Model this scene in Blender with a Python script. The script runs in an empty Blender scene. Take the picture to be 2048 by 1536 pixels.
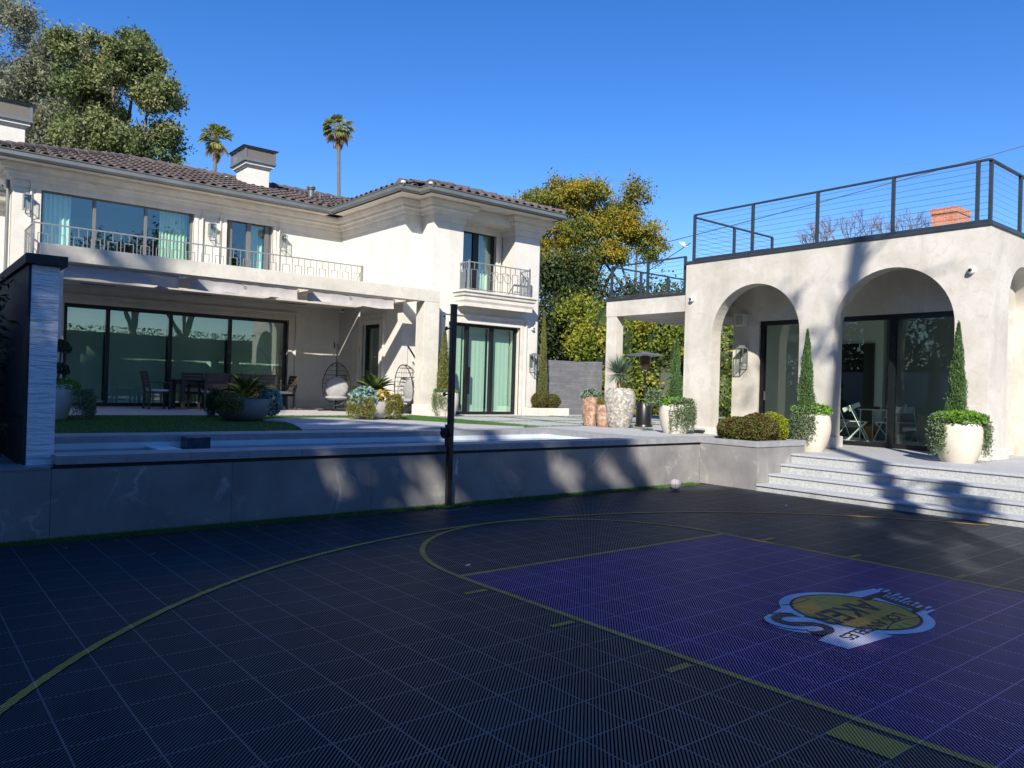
import bpy, math, random
import numpy as np
from mathutils import Vector, Matrix
R = math.radians
random.seed(7)
SC = bpy.context.scene
COL = SC.collection

# ---------------------------------------------------------------- camera
cam_d = bpy.data.cameras.new('camera')
cam = bpy.data.objects.new('camera', cam_d)
COL.objects.link(cam)
_r = Vector((0.77438256, -0.63203494, 0.02938525))
_u = Vector((-0.02582903, 0.01482618, 0.99955642))
_f = Vector((0.63219025, 0.77479805, 0.00484372))
mw = Matrix(((_r[0], _u[0], -_f[0], -5.5125), (_r[1], _u[1], -_f[1], 0.6048), (_r[2], _u[2], -_f[2], 1.5602), (0, 0, 0, 1)))
cam.matrix_world = mw
cam_d.lens = 27.159
cam_d.sensor_width = 36
cam_d.clip_start = 0.05
cam_d.clip_end = 3000
SC.camera = cam

# ---------------------------------------------------------------- light
SUN_EL = 33.5
SUN_AZ = 226.2      # clockwise from +Y: behind the camera, to the left
w = bpy.data.worlds.new('World')
SC.world = w
w.use_nodes = True
nt = w.node_tree
bg = nt.nodes['Background']
sky = nt.nodes.new('ShaderNodeTexSky')
sky.sky_type = 'NISHITA'
sky.sun_disc = False
sky.sun_elevation = R(SUN_EL)
sky.sun_rotation = R(SUN_AZ)
sky.altitude = 100
sky.air_density = 1.0
sky.dust_density = 0.1
sky.ozone_density = 4.0
hs = nt.nodes.new('ShaderNodeHueSaturation')
hs.inputs['Saturation'].default_value = 1.29
hs.inputs['Hue'].default_value = 0.513
nt.links.new(sky.outputs[0], hs.inputs['Color'])
nt.links.new(hs.outputs[0], bg.inputs[0])
bg.inputs[1].default_value = 0.12
sd = bpy.data.lights.new('sun', 'SUN')
sd.energy = 5.0
sd.angle = R(0.53)
sd.color = (1.0, 0.93, 0.82)
sun = bpy.data.objects.new('sun', sd)
COL.objects.link(sun)
LD = Vector((1, .96, -.92)).normalized()
sun.rotation_euler = LD.to_track_quat('-Z', 'Y').to_euler()
sun.location = (-30, -30, 30)
SC.view_settings.view_transform = 'Standard'
SC.view_settings.look = 'None'
SC.view_settings.exposure = 0.6
SC.view_settings.gamma = 1.0
SC.cycles.max_bounces = 8
SC.cycles.transparent_max_bounces = 16
SC.cycles.caustics_reflective = False
SC.cycles.caustics_refractive = False

# ---------------------------------------------------------------- materials
def newmat(name):
    m = bpy.data.materials.new(name)
    m.use_nodes = True
    return m, m.node_tree, m.node_tree.nodes['Principled BSDF']

def N(nt, t, **kw):
    n = nt.nodes.new(t)
    for k, v in kw.items():
        setattr(n, k, v)
    return n

def noise(nt, scale, detail=5, rough=.6, stretch=None, coord='Object', dist=0):
    tc = N(nt, 'ShaderNodeTexCoord')
    out = tc.outputs[coord]
    if stretch:
        mp = N(nt, 'ShaderNodeMapping')
        mp.inputs['Scale'].default_value = stretch
        nt.links.new(out, mp.inputs[0])
        out = mp.outputs[0]
    n = N(nt, 'ShaderNodeTexNoise')
    n.inputs['Scale'].default_value = scale
    n.inputs['Detail'].default_value = detail
    n.inputs['Roughness'].default_value = rough
    n.inputs['Distortion'].default_value = dist
    nt.links.new(out, n.inputs['Vector'])
    return n.outputs['Fac']

def ramp(nt, fac, stops):
    r = N(nt, 'ShaderNodeValToRGB')
    e = r.color_ramp.elements
    while len(e) < len(stops):
        e.new(0.5)
    for i, (p, c) in enumerate(stops):
        e[i].position = p
        e[i].color = (*c, 1) if len(c) == 3 else c
    nt.links.new(fac, r.inputs[0])
    return r.outputs[0]

def g3(v):
    return (v, v, v)

def mix(nt, a, b, fac):
    m = N(nt, 'ShaderNodeMix', data_type='RGBA')
    for s, v in ((m.inputs[6], a), (m.inputs[7], b), (m.inputs[0], fac)):
        if isinstance(v, (tuple, list)):
            s.default_value = (*v, 1) if len(v) == 3 else v
        elif isinstance(v, (int, float)):
            s.default_value = v
        else:
            nt.links.new(v, s)
    return m.outputs[2]

def mth(nt, op, a, b=None, c=None):
    m = N(nt, 'ShaderNodeMath', operation=op)
    for i, v in enumerate((a, b, c)):
        if v is None:
            continue
        if isinstance(v, (int, float)):
            m.inputs[i].default_value = v
        else:
            nt.links.new(v, m.inputs[i])
    return m.outputs[0]

def bump(nt, bs, h, strength=.3, dist=.01, prev=None):
    b = N(nt, 'ShaderNodeBump')
    b.inputs['Strength'].default_value = strength
    b.inputs['Distance'].default_value = dist
    nt.links.new(h, b.inputs['Height'])
    if prev is not None:
        nt.links.new(prev, b.inputs['Normal'])
    nt.links.new(b.outputs[0], bs.inputs['Normal'])
    return b.outputs[0]

def simple(name, c1, c2=None, scale=4, rough=.6, metal=0, bs_=None, bstr=.3, bdist=.01, stretch=None, lo=.35, hi=.68, spec=.5, coord='Object', detail=5):
    m, nt, b = newmat(name)
    b.inputs['Roughness'].default_value = rough
    b.inputs['Metallic'].default_value = metal
    b.inputs['Specular IOR Level'].default_value = spec
    if c2:
        f = noise(nt, scale, detail=detail, stretch=stretch, coord=coord)
        nt.links.new(ramp(nt, f, [(lo, c1), (hi, c2)]), b.inputs['Base Color'])
    else:
        b.inputs['Base Color'].default_value = (*c1, 1)
    if bs_:
        bump(nt, b, noise(nt, bs_, 4, stretch=stretch, coord=coord), bstr, bdist)
    return m

def stucco(name, c1, c2, streak=.12):
    m, nt, b = newmat(name)
    b.inputs['Roughness'].default_value = .85
    b.inputs['Specular IOR Level'].default_value = .25
    f1 = noise(nt, 1.1, 6, .62, dist=.6)
    base = ramp(nt, f1, [(.32, c1), (.66, c2)])
    f2 = noise(nt, 5.5, 5, .6, dist=.9)
    base = mix(nt, base, tuple(x * .93 for x in c1), mth(nt, 'MULTIPLY', ramp(nt, f2, [(.5, g3(0)), (.72, g3(1))]), .55))
    f3 = noise(nt, 2.0, 4, .5, stretch=(1.6, 1.6, .12))
    base = mix(nt, base, tuple(x * .86 for x in c1), mth(nt, 'MULTIPLY', ramp(nt, f3, [(.56, g3(0)), (.78, g3(1))]), streak * 3))
    nt.links.new(base, b.inputs['Base Color'])
    bump(nt, b, noise(nt, 28, 5), .25, .01)
    return m

def court_mat(name, col, gap=(.004, .005, .008), seam=(.11, .145, .19), gk=.95):
    m, nt, b = newmat(name)
    tc = N(nt, 'ShaderNodeTexCoord')
    sp = N(nt, 'ShaderNodeSeparateXYZ')
    nt.links.new(tc.outputs['Object'], sp.inputs[0])
    x, y = sp.outputs[0], sp.outputs[1]
    def tri(v, pitch):            # 0 at the rib centre .. 1 at the gap centre
        f = mth(nt, 'FRACT', mth(nt, 'DIVIDE', v, pitch))
        return mth(nt, 'MULTIPLY', mth(nt, 'ABSOLUTE', mth(nt, 'SUBTRACT', f, .5)), 2)
    d1 = tri(mth(nt, 'SUBTRACT', x, y), .024)
    d2 = tri(mth(nt, 'ADD', x, y), .024)
    def sm(v, a, c):
        r = N(nt, 'ShaderNodeMapRange', interpolation_type='SMOOTHSTEP')
        r.inputs[1].default_value = a
        r.inputs[2].default_value = c
        nt.links.new(v, r.inputs[0])
        return r.outputs[0]
    g1 = sm(d1, .34, .62)
    g2 = mth(nt, 'MULTIPLY', sm(d2, .45, .75), .25)
    gp = mth(nt, 'MAXIMUM', g1, g2)
    FT = .3048
    sx = sm(tri(mth(nt, 'ADD', x, FT / 2), FT), .975, .99)
    sy = sm(tri(mth(nt, 'ADD', y, FT / 2), FT), .975, .99)
    sx = sm(tri(x, FT), .968, .986)
    sy = sm(tri(y, FT), .968, .986)
    sm_ = mth(nt, 'MAXIMUM', sx, sy)
    gp = mth(nt, 'MULTIPLY', gp, mth(nt, 'SUBTRACT', 1, sm_))
    vn = noise(nt, 2.2, 6, .65)
    c = mix(nt, tuple(v * .8 for v in col), tuple(min(1, v * 1.25 + .004) for v in col), ramp(nt, vn, [(.35, g3(0)), (.7, g3(1))]))
    # each one-foot tile a hair different
    wn = N(nt, 'ShaderNodeTexWhiteNoise', noise_dimensions='2D')
    cb = N(nt, 'ShaderNodeCombineXYZ')
    nt.links.new(mth(nt, 'FLOOR', mth(nt, 'DIVIDE', x, FT)), cb.inputs[0])
    nt.links.new(mth(nt, 'FLOOR', mth(nt, 'DIVIDE', y, FT)), cb.inputs[1])
    nt.links.new(cb.outputs[0], wn.inputs['Vector'])
    c = mix(nt, c, tuple(v * .75 for v in col), mth(nt, 'MULTIPLY', wn.outputs[0], .45))
    c = mix(nt, c, gap, mth(nt, 'MULTIPLY', gp, gk))
    c = mix(nt, c, seam, mth(nt, 'MULTIPLY', sm_, .38))
    dust = noise(nt, .55, 7, .7, dist=.8)
    c = mix(nt, c, (.16, .155, .14), mth(nt, 'MULTIPLY', ramp(nt, dust, [(.5, g3(0)), (.75, g3(1))]), .16))
    sc_ = noise(nt, 9, 6, .75, stretch=(1, .35, 1), dist=1.5)
    c = mix(nt, c, (.2, .2, .2), mth(nt, 'MULTIPLY', ramp(nt, sc_, [(.64, g3(0)), (.74, g3(1))]), .22))
    nt.links.new(c, b.inputs['Base Color'])
    b.inputs['Roughness'].default_value = .42
    nt.links.new(mth(nt, 'MULTIPLY', mth(nt, 'SUBTRACT', 1, gp), .34), b.inputs['Specular IOR Level'])
    bump(nt, b, mth(nt, 'SUBTRACT', 1, gp), .5, .004)
    return m

def marble(name, c1, c2, vein, rough=.35, vs=.9):
    m, nt, b = newmat(name)
    f = noise(nt, 1.6, 8, .6, dist=.4)
    base = ramp(nt, f, [(.3, c1), (.7, c2)])
    v = noise(nt, vs, 5, .5, dist=.8)
    line = mth(nt, 'ABSOLUTE', mth(nt, 'SUBTRACT', v, .5))
    lm = ramp(nt, line, [(.0, g3(1)), (.018, g3(0))])
    mask = ramp(nt, noise(nt, 2.1, 4), [(.46, g3(0)), (.68, g3(1))])
    v2 = noise(nt, vs * 2.6, 6, .6, dist=1.2)
    lm2 = ramp(nt, mth(nt, 'ABSOLUTE', mth(nt, 'SUBTRACT', v2, .5)), [(0, g3(.5)), (.012, g3(0))])
    k = mth(nt, 'MULTIPLY', mth(nt, 'MULTIPLY', mth(nt, 'MAXIMUM', lm, lm2), mask), .55)
    base = mix(nt, base, vein, k)
    nt.links.new(base, b.inputs['Base Color'])
    b.inputs['Roughness'].default_value = rough
    bump(nt, b, noise(nt, 30, 3), .08, .005)
    return m

def speckle(name, c1, c2, c3, scale=60, rough=.6):
    m, nt, b = newmat(name)
    f = noise(nt, scale, 3, .7)
    base = ramp(nt, f, [(.38, c1), (.5, c2), (.62, c3)])
    g = noise(nt, 3, 5)
    base = mix(nt, base, c1, mth(nt, 'MULTIPLY', ramp(nt, g, [(.45, g3(0)), (.75, g3(1))]), .4))
    nt.links.new(base, b.inputs['Base Color'])
    b.inputs['Roughness'].default_value = rough
    bump(nt, b, noise(nt, scale, 3), .15, .004)
    return m

def leafmat(name, c1, c2, c3=None, cs=.6, trans=.25, rough=.55):
    m, nt, b = newmat(name)
    gi = N(nt, 'ShaderNodeNewGeometry')
    rnd = gi.outputs['Random Per Island']
    base = mix(nt, c1, c2, rnd)
    if c3:
        f = noise(nt, cs, 3, coord='Object')
        base = mix(nt, base, c3, ramp(nt, f, [(.45, g3(0)), (.62, g3(1))]))
    nt.links.new(base, b.inputs['Base Color'])
    b.inputs['Roughness'].default_value = rough
    b.inputs['Specular IOR Level'].default_value = .35
    tr = N(nt, 'ShaderNodeBsdfTranslucent')
    nt.links.new(base, tr.inputs[0])
    ms = N(nt, 'ShaderNodeMixShader')
    ms.inputs[0].default_value = trans
    nt.links.new(b.outputs[0], ms.inputs[1])
    nt.links.new(tr.outputs[0], ms.inputs[2])
    nt.links.new(ms.outputs[0], nt.nodes['Material Output'].inputs[0])
    return m

def glassmat(name, tint, refl=.12, rough=.0, wob=.0):
    m = bpy.data.materials.new(name)
    m.use_nodes = True
    nt = m.node_tree
    nt.nodes.clear()
    o = N(nt, 'ShaderNodeOutputMaterial')
    t = N(nt, 'ShaderNodeBsdfTransparent')
    t.inputs[0].default_value = (*tint, 1)
    g = N(nt, 'ShaderNodeBsdfGlossy')
    g.inputs['Roughness'].default_value = rough
    g.inputs[0].default_value = (.95, 1, .97, 1)
    lw = N(nt, 'ShaderNodeLayerWeight')
    lw.inputs[0].default_value = .5
    fo = mth(nt, 'MULTIPLY', mth(nt, 'POWER', lw.outputs['Facing'], 4.0), .8)
    if wob:
        bb = N(nt, 'ShaderNodeBump')
        bb.inputs['Strength'].default_value = wob
        bb.inputs['Distance'].default_value = .02
        nt.links.new(noise(nt, 1.3, 2), bb.inputs['Height'])
        nt.links.new(bb.outputs[0], g.inputs['Normal'])
    a = mth(nt, 'ADD', fo, refl)
    ms = N(nt, 'ShaderNodeMixShader')
    nt.links.new(a, ms.inputs[0])
    nt.links.new(t.outputs[0], ms.inputs[1])
    nt.links.new(g.outputs[0], ms.inputs[2])
    nt.links.new(ms.outputs[0], o.inputs[0])
    return m

def brickmat(name, c1, c2, mortar, bw, bh, ms=.01, rough=.8, bstr=.5, axes='xz'):
    m, nt, b = newmat(name)
    tc = N(nt, 'ShaderNodeTexCoord')
    sp = N(nt, 'ShaderNodeSeparateXYZ')
    nt.links.new(tc.outputs['Object'], sp.inputs[0])
    cb = N(nt, 'ShaderNodeCombineXYZ')
    if axes == 'xz':
        nt.links.new(mth(nt, 'ADD', sp.outputs[0], sp.outputs[1]), cb.inputs[0])
        nt.links.new(sp.outputs[2], cb.inputs[1])
    else:
        nt.links.new(sp.outputs[0], cb.inputs[0])
        nt.links.new(sp.outputs[1], cb.inputs[1])
    br = N(nt, 'ShaderNodeTexBrick')
    br.inputs['Scale'].default_value = 1
    br.inputs['Brick Width'].default_value = bw
    br.inputs['Row Height'].default_value = bh
    br.inputs['Mortar Size'].default_value = ms
    br.inputs['Color1'].default_value = (*c1, 1)
    br.inputs['Color2'].default_value = (*c2, 1)
    br.inputs['Mortar'].default_value = (*mortar, 1)
    nt.links.new(cb.outputs[0], br.inputs['Vector'])
    c = mix(nt, br.outputs[0], tuple(v * .7 for v in c1), mth(nt, 'MULTIPLY', ramp(nt, noise(nt, 6, 5), [(.45, g3(0)), (.7, g3(1))]), .5))
    nt.links.new(c, b.inputs['Base Color'])
    b.inputs['Roughness'].default_value = rough
    h = mth(nt, 'ADD', mth(nt, 'MULTIPLY', br.outputs[1], -1), mth(nt, 'MULTIPLY', noise(nt, 14, 5), .8))
    bump(nt, b, h, bstr, .02)
    return m

MT = {}
MT['stucco'] = stucco('house_stucco', (.575, .555, .51), (.66, .64, .595))
MT['cabana'] = stucco('cabana_stucco', (.465, .435, .375), (.62, .59, .535), .2)
MT['lime'] = simple('limestone_trim', (.56, .52, .46), (.68, .64, .58), scale=3, rough=.8, bs_=40, bstr=.15)
MT['conc'] = stucco('pergola_plaster', (.50, .47, .40), (.66, .625, .55))
MT['court'] = court_mat('court_tile', (.058, .068, .080))
MT['purple'] = court_mat('court_tile_purple', (.12, .04, .30), gap=(.004, .002, .022), seam=(.14, .12, .42))
MT['yellow'] = court_mat('court_line_paint', (1.0, .47, .07), gk=.66, gap=(.08, .04, .015), seam=(.55, .55, .22))
MT['logo_blue'] = court_mat('court_logo_pale_blue', (.95, .90, 1.0), gk=.45, gap=(.06, .10, .22), seam=(.4, .6, .9))
MT['logo_gold'] = court_mat('court_logo_gold', (1.0, .43, .05), gk=.40, gap=(.08, .035, .015), seam=(.5, .4, .1))
MT['logo_ink'] = court_mat('court_logo_ink', (.018, .016, .05), gk=.5, gap=(.004, .004, .012), seam=(.05, .05, .09))
MT['marble'] = marble('grey_marble', (.19, .185, .185), (.31, .30, .29), (.62, .59, .55))
MT['coping'] = simple('grey_coping_stone', (.26, .27, .28), (.34, .345, .35), scale=8, rough=.6, bs_=60, bstr=.1)
MT['paver'] = simple('grey_paver', (.36, .37, .38), (.46, .465, .47), scale=5, rough=.7, bs_=50, bstr=.1)
MT['deck'] = simple('grey_granite_deck', (.34, .35, .36), (.44, .45, .46), scale=7, rough=.65, bs_=60, bstr=.12)
MT['patio'] = simple('limestone_patio', (.46, .44, .42), (.56, .54, .51), scale=3, rough=.6, bs_=40, bstr=.1)
MT['granite'] = speckle('speckled_granite', (.34, .355, .35), (.41, .425, .415), (.49, .505, .49), 30)
MT['granitetop'] = simple('granite_tread', (.36, .38, .40), (.46, .475, .49), scale=30, rough=.6, bs_=80, bstr=.1)
MT['white_stone'] = simple('split_face_white_stone', (.80, .82, .86), (.92, .93, .95), scale=9, rough=.8, bs_=7, bstr=1.0, bdist=.05, stretch=(.55, .55, 3.2))
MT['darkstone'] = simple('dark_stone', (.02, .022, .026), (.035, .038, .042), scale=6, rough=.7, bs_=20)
MT['slate'] = brickmat('stacked_slate', (.15, .155, .17), (.20, .205, .22), (.10, .10, .11), .55, .065, .003, bstr=.5)
MT['tile'] = simple('brown_roof_tile', (.055, .044, .042), (.15, .12, .11), scale=3.5, rough=.75, bs_=30, bstr=.3, lo=.3, hi=.7, detail=8)
MT['tiledark'] = simple('roof_underlay', (.02, .018, .018), rough=.9)
MT['mortar'] = simple('white_mortar', (.62, .6, .57), (.7, .68, .65), scale=20, rough=.9)
MT['gutter'] = simple('grey_gutter_metal', (.15, .165, .17), (.19, .205, .21), scale=2, rough=.45, metal=.3)
MT['bronze'] = simple('black_window_metal', (.012, .013, .016), (.02, .021, .024), scale=3, rough=.4, metal=.4)
MT['greyframe'] = simple('grey_window_metal', (.15, .15, .145), (.18, .18, .175), scale=2, rough=.45, metal=.2)
MT['railgrey'] = simple('painted_iron_grey', (.21, .22, .225), (.27, .28, .285), scale=8, rough=.45, metal=.3)
MT['raildark'] = simple('charcoal_rail_metal', (.045, .055, .065), (.06, .07, .08), scale=5, rough=.4, metal=.4)
MT['cable'] = simple('steel_cable', (.3, .33, .36), rough=.3, metal=.9)
MT['black'] = simple('black_powder_coat', (.008, .008, .01), (.014, .014, .017), scale=5, rough=.35)
MT['glass'] = glassmat('window_glass', (.85, .945, .90), .12, wob=.03)
MT['glassc'] = glassmat('cabana_glass', (.89, .955, .92), .04)
MT['glassclear'] = glassmat('lantern_glass', (.95, .98, .96), .03)
MT['curtain'] = simple('pale_curtain', (.70, .80, .77), (.80, .88, .85), scale=2, rough=.9, stretch=(8, 8, .3))
MT['blindlit'] = simple('blind_sunlit_tone', (.74, .80, .74), (.80, .86, .80), scale=1, rough=.9, stretch=(9, 9, .2))  # lighter copy of the blind; sun on the folding doors put into its colour
MT['blind'] = simple('pale_roller_blind', (.52, .62, .55), (.56, .66, .59), scale=1, rough=.9)
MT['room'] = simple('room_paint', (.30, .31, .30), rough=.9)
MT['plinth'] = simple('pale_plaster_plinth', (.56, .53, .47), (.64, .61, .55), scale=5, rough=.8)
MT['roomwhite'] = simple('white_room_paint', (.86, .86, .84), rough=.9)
MT['roomfloor'] = simple('room_floor', (.50, .50, .48), (.56, .56, .54), scale=3, rough=.4)
MT['poolplaster'] = simple('white_pool_plaster', (.55, .64, .68), (.68, .76, .80), scale=2, rough=.6)
MT['pooltile'] = simple('dark_pool_tile', (.03, .05, .06), (.05, .08, .09), scale=12, rough=.2)
MT['potwhite'] = stucco('cream_pot', (.55, .50, .42), (.68, .63, .54), .16)
MT['potgrey'] = simple('grey_concrete_bowl', (.36, .35, .32), (.48, .46, .42), scale=5, rough=.75, bs_=30, bstr=.15)
MT['potdark'] = simple('dark_concrete_bowl', (.16, .18, .19), (.23, .25, .26), scale=5, rough=.6, bs_=30, bstr=.15)
MT['urn'] = speckle('pitted_stone_urn', (.20, .19, .17), (.34, .32, .28), (.56, .54, .47), 16, .85)
MT['terra'] = speckle('weathered_terracotta', (.24, .13, .085), (.33, .20, .14), (.48, .37, .28), 13, .85)
MT['fabric'] = simple('grey_awning_fabric', (.42, .40, .40), (.50, .48, .475), scale=3, rough=.9, bs_=4, bstr=.5, bdist=.03)
MT['cloth'] = simple('cream_shade_cloth', (.62, .58, .5), (.68, .64, .56), scale=4, rough=.9)
MT['wood'] = simple('dark_teak', (.035, .026, .022), (.07, .05, .042), scale=5, rough=.6, stretch=(.4, 6, 6))
MT['cushion'] = simple('white_cushion', (.55, .55, .55), (.66, .66, .66), scale=6, rough=.9, bs_=20)
MT['cushiongrey'] = simple('grey_outdoor_cushion', (.26, .26, .26), (.34, .34, .335), scale=9, rough=.95, bs_=6, bstr=.8, bdist=.03)
MT['copper'] = simple('bronze_heater', (.10, .055, .04), (.16, .09, .065), scale=8, rough=.35, metal=.7)
MT['steel'] = simple('brushed_steel', (.42, .42, .42), (.5, .5, .5), scale=8, rough=.3, metal=.9)
MT['bark'] = simple('grey_bark', (.09, .075, .06), (.2, .17, .14), scale=5, rough=.9, bs_=12, bstr=.6, stretch=(3, 3, .5))
MT['palmbark'] = simple('palm_bark', (.10, .085, .075), (.17, .145, .125), scale=5, rough=.9, bs_=6, bstr=.6, stretch=(1, 1, 4))
MT['brick'] = brickmat('red_brick', (.48, .12, .045), (.56, .17, .07), (.4, .36, .32), .21, .075, .012)
MT['soil'] = simple('dark_soil', (.03, .022, .016), (.05, .038, .028), scale=30, rough=.95, bs_=40, bstr=.6)
MT['ball'] = simple('pale_grey_basketball', (.38, .35, .35), (.46, .43, .43), scale=8, rough=.6, bs_=120, bstr=.2)
MT['seam'] = simple('ball_seam', (.06, .05, .05), rough=.6)
MT['whiteplastic'] = simple('white_plastic', (.72, .72, .72), rough=.4)
MT['grassbase'] = simple('artificial_turf_base', (.035, .085, .018), (.06, .13, .03), scale=30, rough=.9, bs_=90, bstr=.6)
MT['grass'] = leafmat('turf_blade', (.05, .13, .02), (.11, .22, .045), trans=.3)
MT['dirt'] = simple('open_ground', (.10, .095, .07), (.17, .155, .12), scale=.5, rough=.95, bs_=8)
MT['red'] = simple('red_paint', (.5, .03, .03), rough=.5)
MT['blueglass'] = simple('blue_ceramic', (.02, .08, .2), rough=.3)
MT['orange'] = simple('orange_plastic', (.5, .2, .03), rough=.4)

MT['l_euc'] = leafmat('eucalyptus_leaf', (.13, .15, .10), (.22, .235, .165), (.16, .165, .10), .25, .2)
MT['l_oak'] = leafmat('dense_tree_leaf', (.07, .11, .035), (.15, .195, .065), (.19, .21, .08), .3, .2)
MT['l_yel'] = leafmat('yellow_blossom_leaf', (.26, .215, .02), (.42, .33, .03), (.13, .17, .035), .7, .3)
MT['l_dark'] = leafmat('dark_bush_leaf', (.018, .035, .012), (.045, .07, .022), (.06, .085, .02), .5, .15)
MT['l_hedge'] = leafmat('hedge_leaf', (.10, .16, .02), (.22, .27, .03), (.32, .30, .03), .9, .3)
MT['l_back'] = leafmat('back_hedge_leaf', (.03, .055, .02), (.07, .1, .035), trans=.1)
MT['l_cyp'] = leafmat('cypress_leaf', (.05, .105, .035), (.11, .19, .06), trans=.15)
MT['l_cypbrown'] = leafmat('dry_cypress_leaf', (.10, .115, .03), (.19, .19, .06), trans=.15)
MT['l_box'] = leafmat('boxwood_leaf', (.075, .085, .015), (.13, .13, .03), (.1, .065, .02), 4, .2)
MT['l_boxy'] = leafmat('yellow_boxwood_leaf', (.17, .21, .012), (.3, .34, .02), trans=.25)
MT['l_bright'] = leafmat('bright_ground_leaf', (.08, .2, .015), (.17, .34, .03), trans=.3)
MT['l_rose'] = leafmat('trailing_rosemary_leaf', (.10, .15, .075), (.18, .24, .12), trans=.2)
MT['l_cyc'] = leafmat('cycad_leaf', (.045, .09, .015), (.13, .18, .03), trans=.25)
MT['l_yuc'] = leafmat('yucca_leaf', (.13, .2, .13), (.24, .32, .22), trans=.2)
MT['l_blue'] = leafmat('blue_succulent_leaf', (.15, .27, .25), (.30, .44, .38), trans=.15)
MT['l_gold'] = leafmat('gold_succulent_leaf', (.34, .22, .015), (.5, .36, .04), trans=.2)
MT['l_olive'] = leafmat('olive_trailing_leaf', (.12, .12, .02), (.22, .2, .04), trans=.2)
MT['l_palm'] = leafmat('palm_leaf', (.14, .17, .05), (.28, .29, .08), trans=.25)
MT['l_dead'] = leafmat('dead_palm_leaf', (.18, .13, .06), (.28, .2, .09), trans=.2)
MT['l_bare'] = simple('bare_twig', (.16, .13, .12), rough=.9)

MT['screen'] = bpy.data.materials.new('wire_screen')
MT['screen'].use_nodes = True
_nt = MT['screen'].node_tree
_nt.nodes['Principled BSDF'].inputs['Base Color'].default_value = (.22, .20, .17, 1)
_nt.nodes['Principled BSDF'].inputs['Alpha'].default_value = .55

def watermat():
    m, nt, b = newmat('pool_water')
    nt.nodes.remove(b)
    o = nt.nodes['Material Output']
    t = N(nt, 'ShaderNodeBsdfTransparent')
    t.inputs[0].default_value = (.55, .82, .88, 1)
    g = N(nt, 'ShaderNodeBsdfGlossy')
    g.inputs['Roughness'].default_value = .02
    bb = N(nt, 'ShaderNodeBump')
    bb.inputs['Strength'].default_value = .35
    bb.inputs['Distance'].default_value = .02
    nt.links.new(noise(nt, 3.5, 3, .55, stretch=(1, 1.6, 1)), bb.inputs['Height'])
    nt.links.new(bb.outputs[0], g.inputs['Normal'])
    fr = N(nt, 'ShaderNodeFresnel')
    fr.inputs[0].default_value = 1.33
    nt.links.new(bb.outputs[0], fr.inputs['Normal'])
    ms = N(nt, 'ShaderNodeMixShader')
    nt.links.new(fr.outputs[0], ms.inputs[0])
    nt.links.new(t.outputs[0], ms.inputs[1])
    nt.links.new(g.outputs[0], ms.inputs[2])
    nt.links.new(ms.outputs[0], o.inputs[0])
    return m
MT['water'] = watermat()

# ---------------------------------------------------------------- objects
def thing(name, label, cat, loc=(0, 0, 0), rot=0, group=None):
    o = bpy.data.objects.new(name, None)
    COL.objects.link(o)
    o.location = loc
    o.rotation_euler = (0, 0, rot)
    o.empty_display_size = .1
    o['label'] = label
    o['category'] = cat
    if group:
        o['group'] = group
    return o

def tag(o, label=None, cat=None, group=None, kind=None):
    if label: o['label'] = label
    if cat: o['category'] = cat
    if group: o['group'] = group
    if kind: o['kind'] = kind
    return o

def offset_of(p):
    v = Vector((0, 0, 0))
    while p is not None:
        v += p.location
        p = p.parent
    return v

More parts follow.
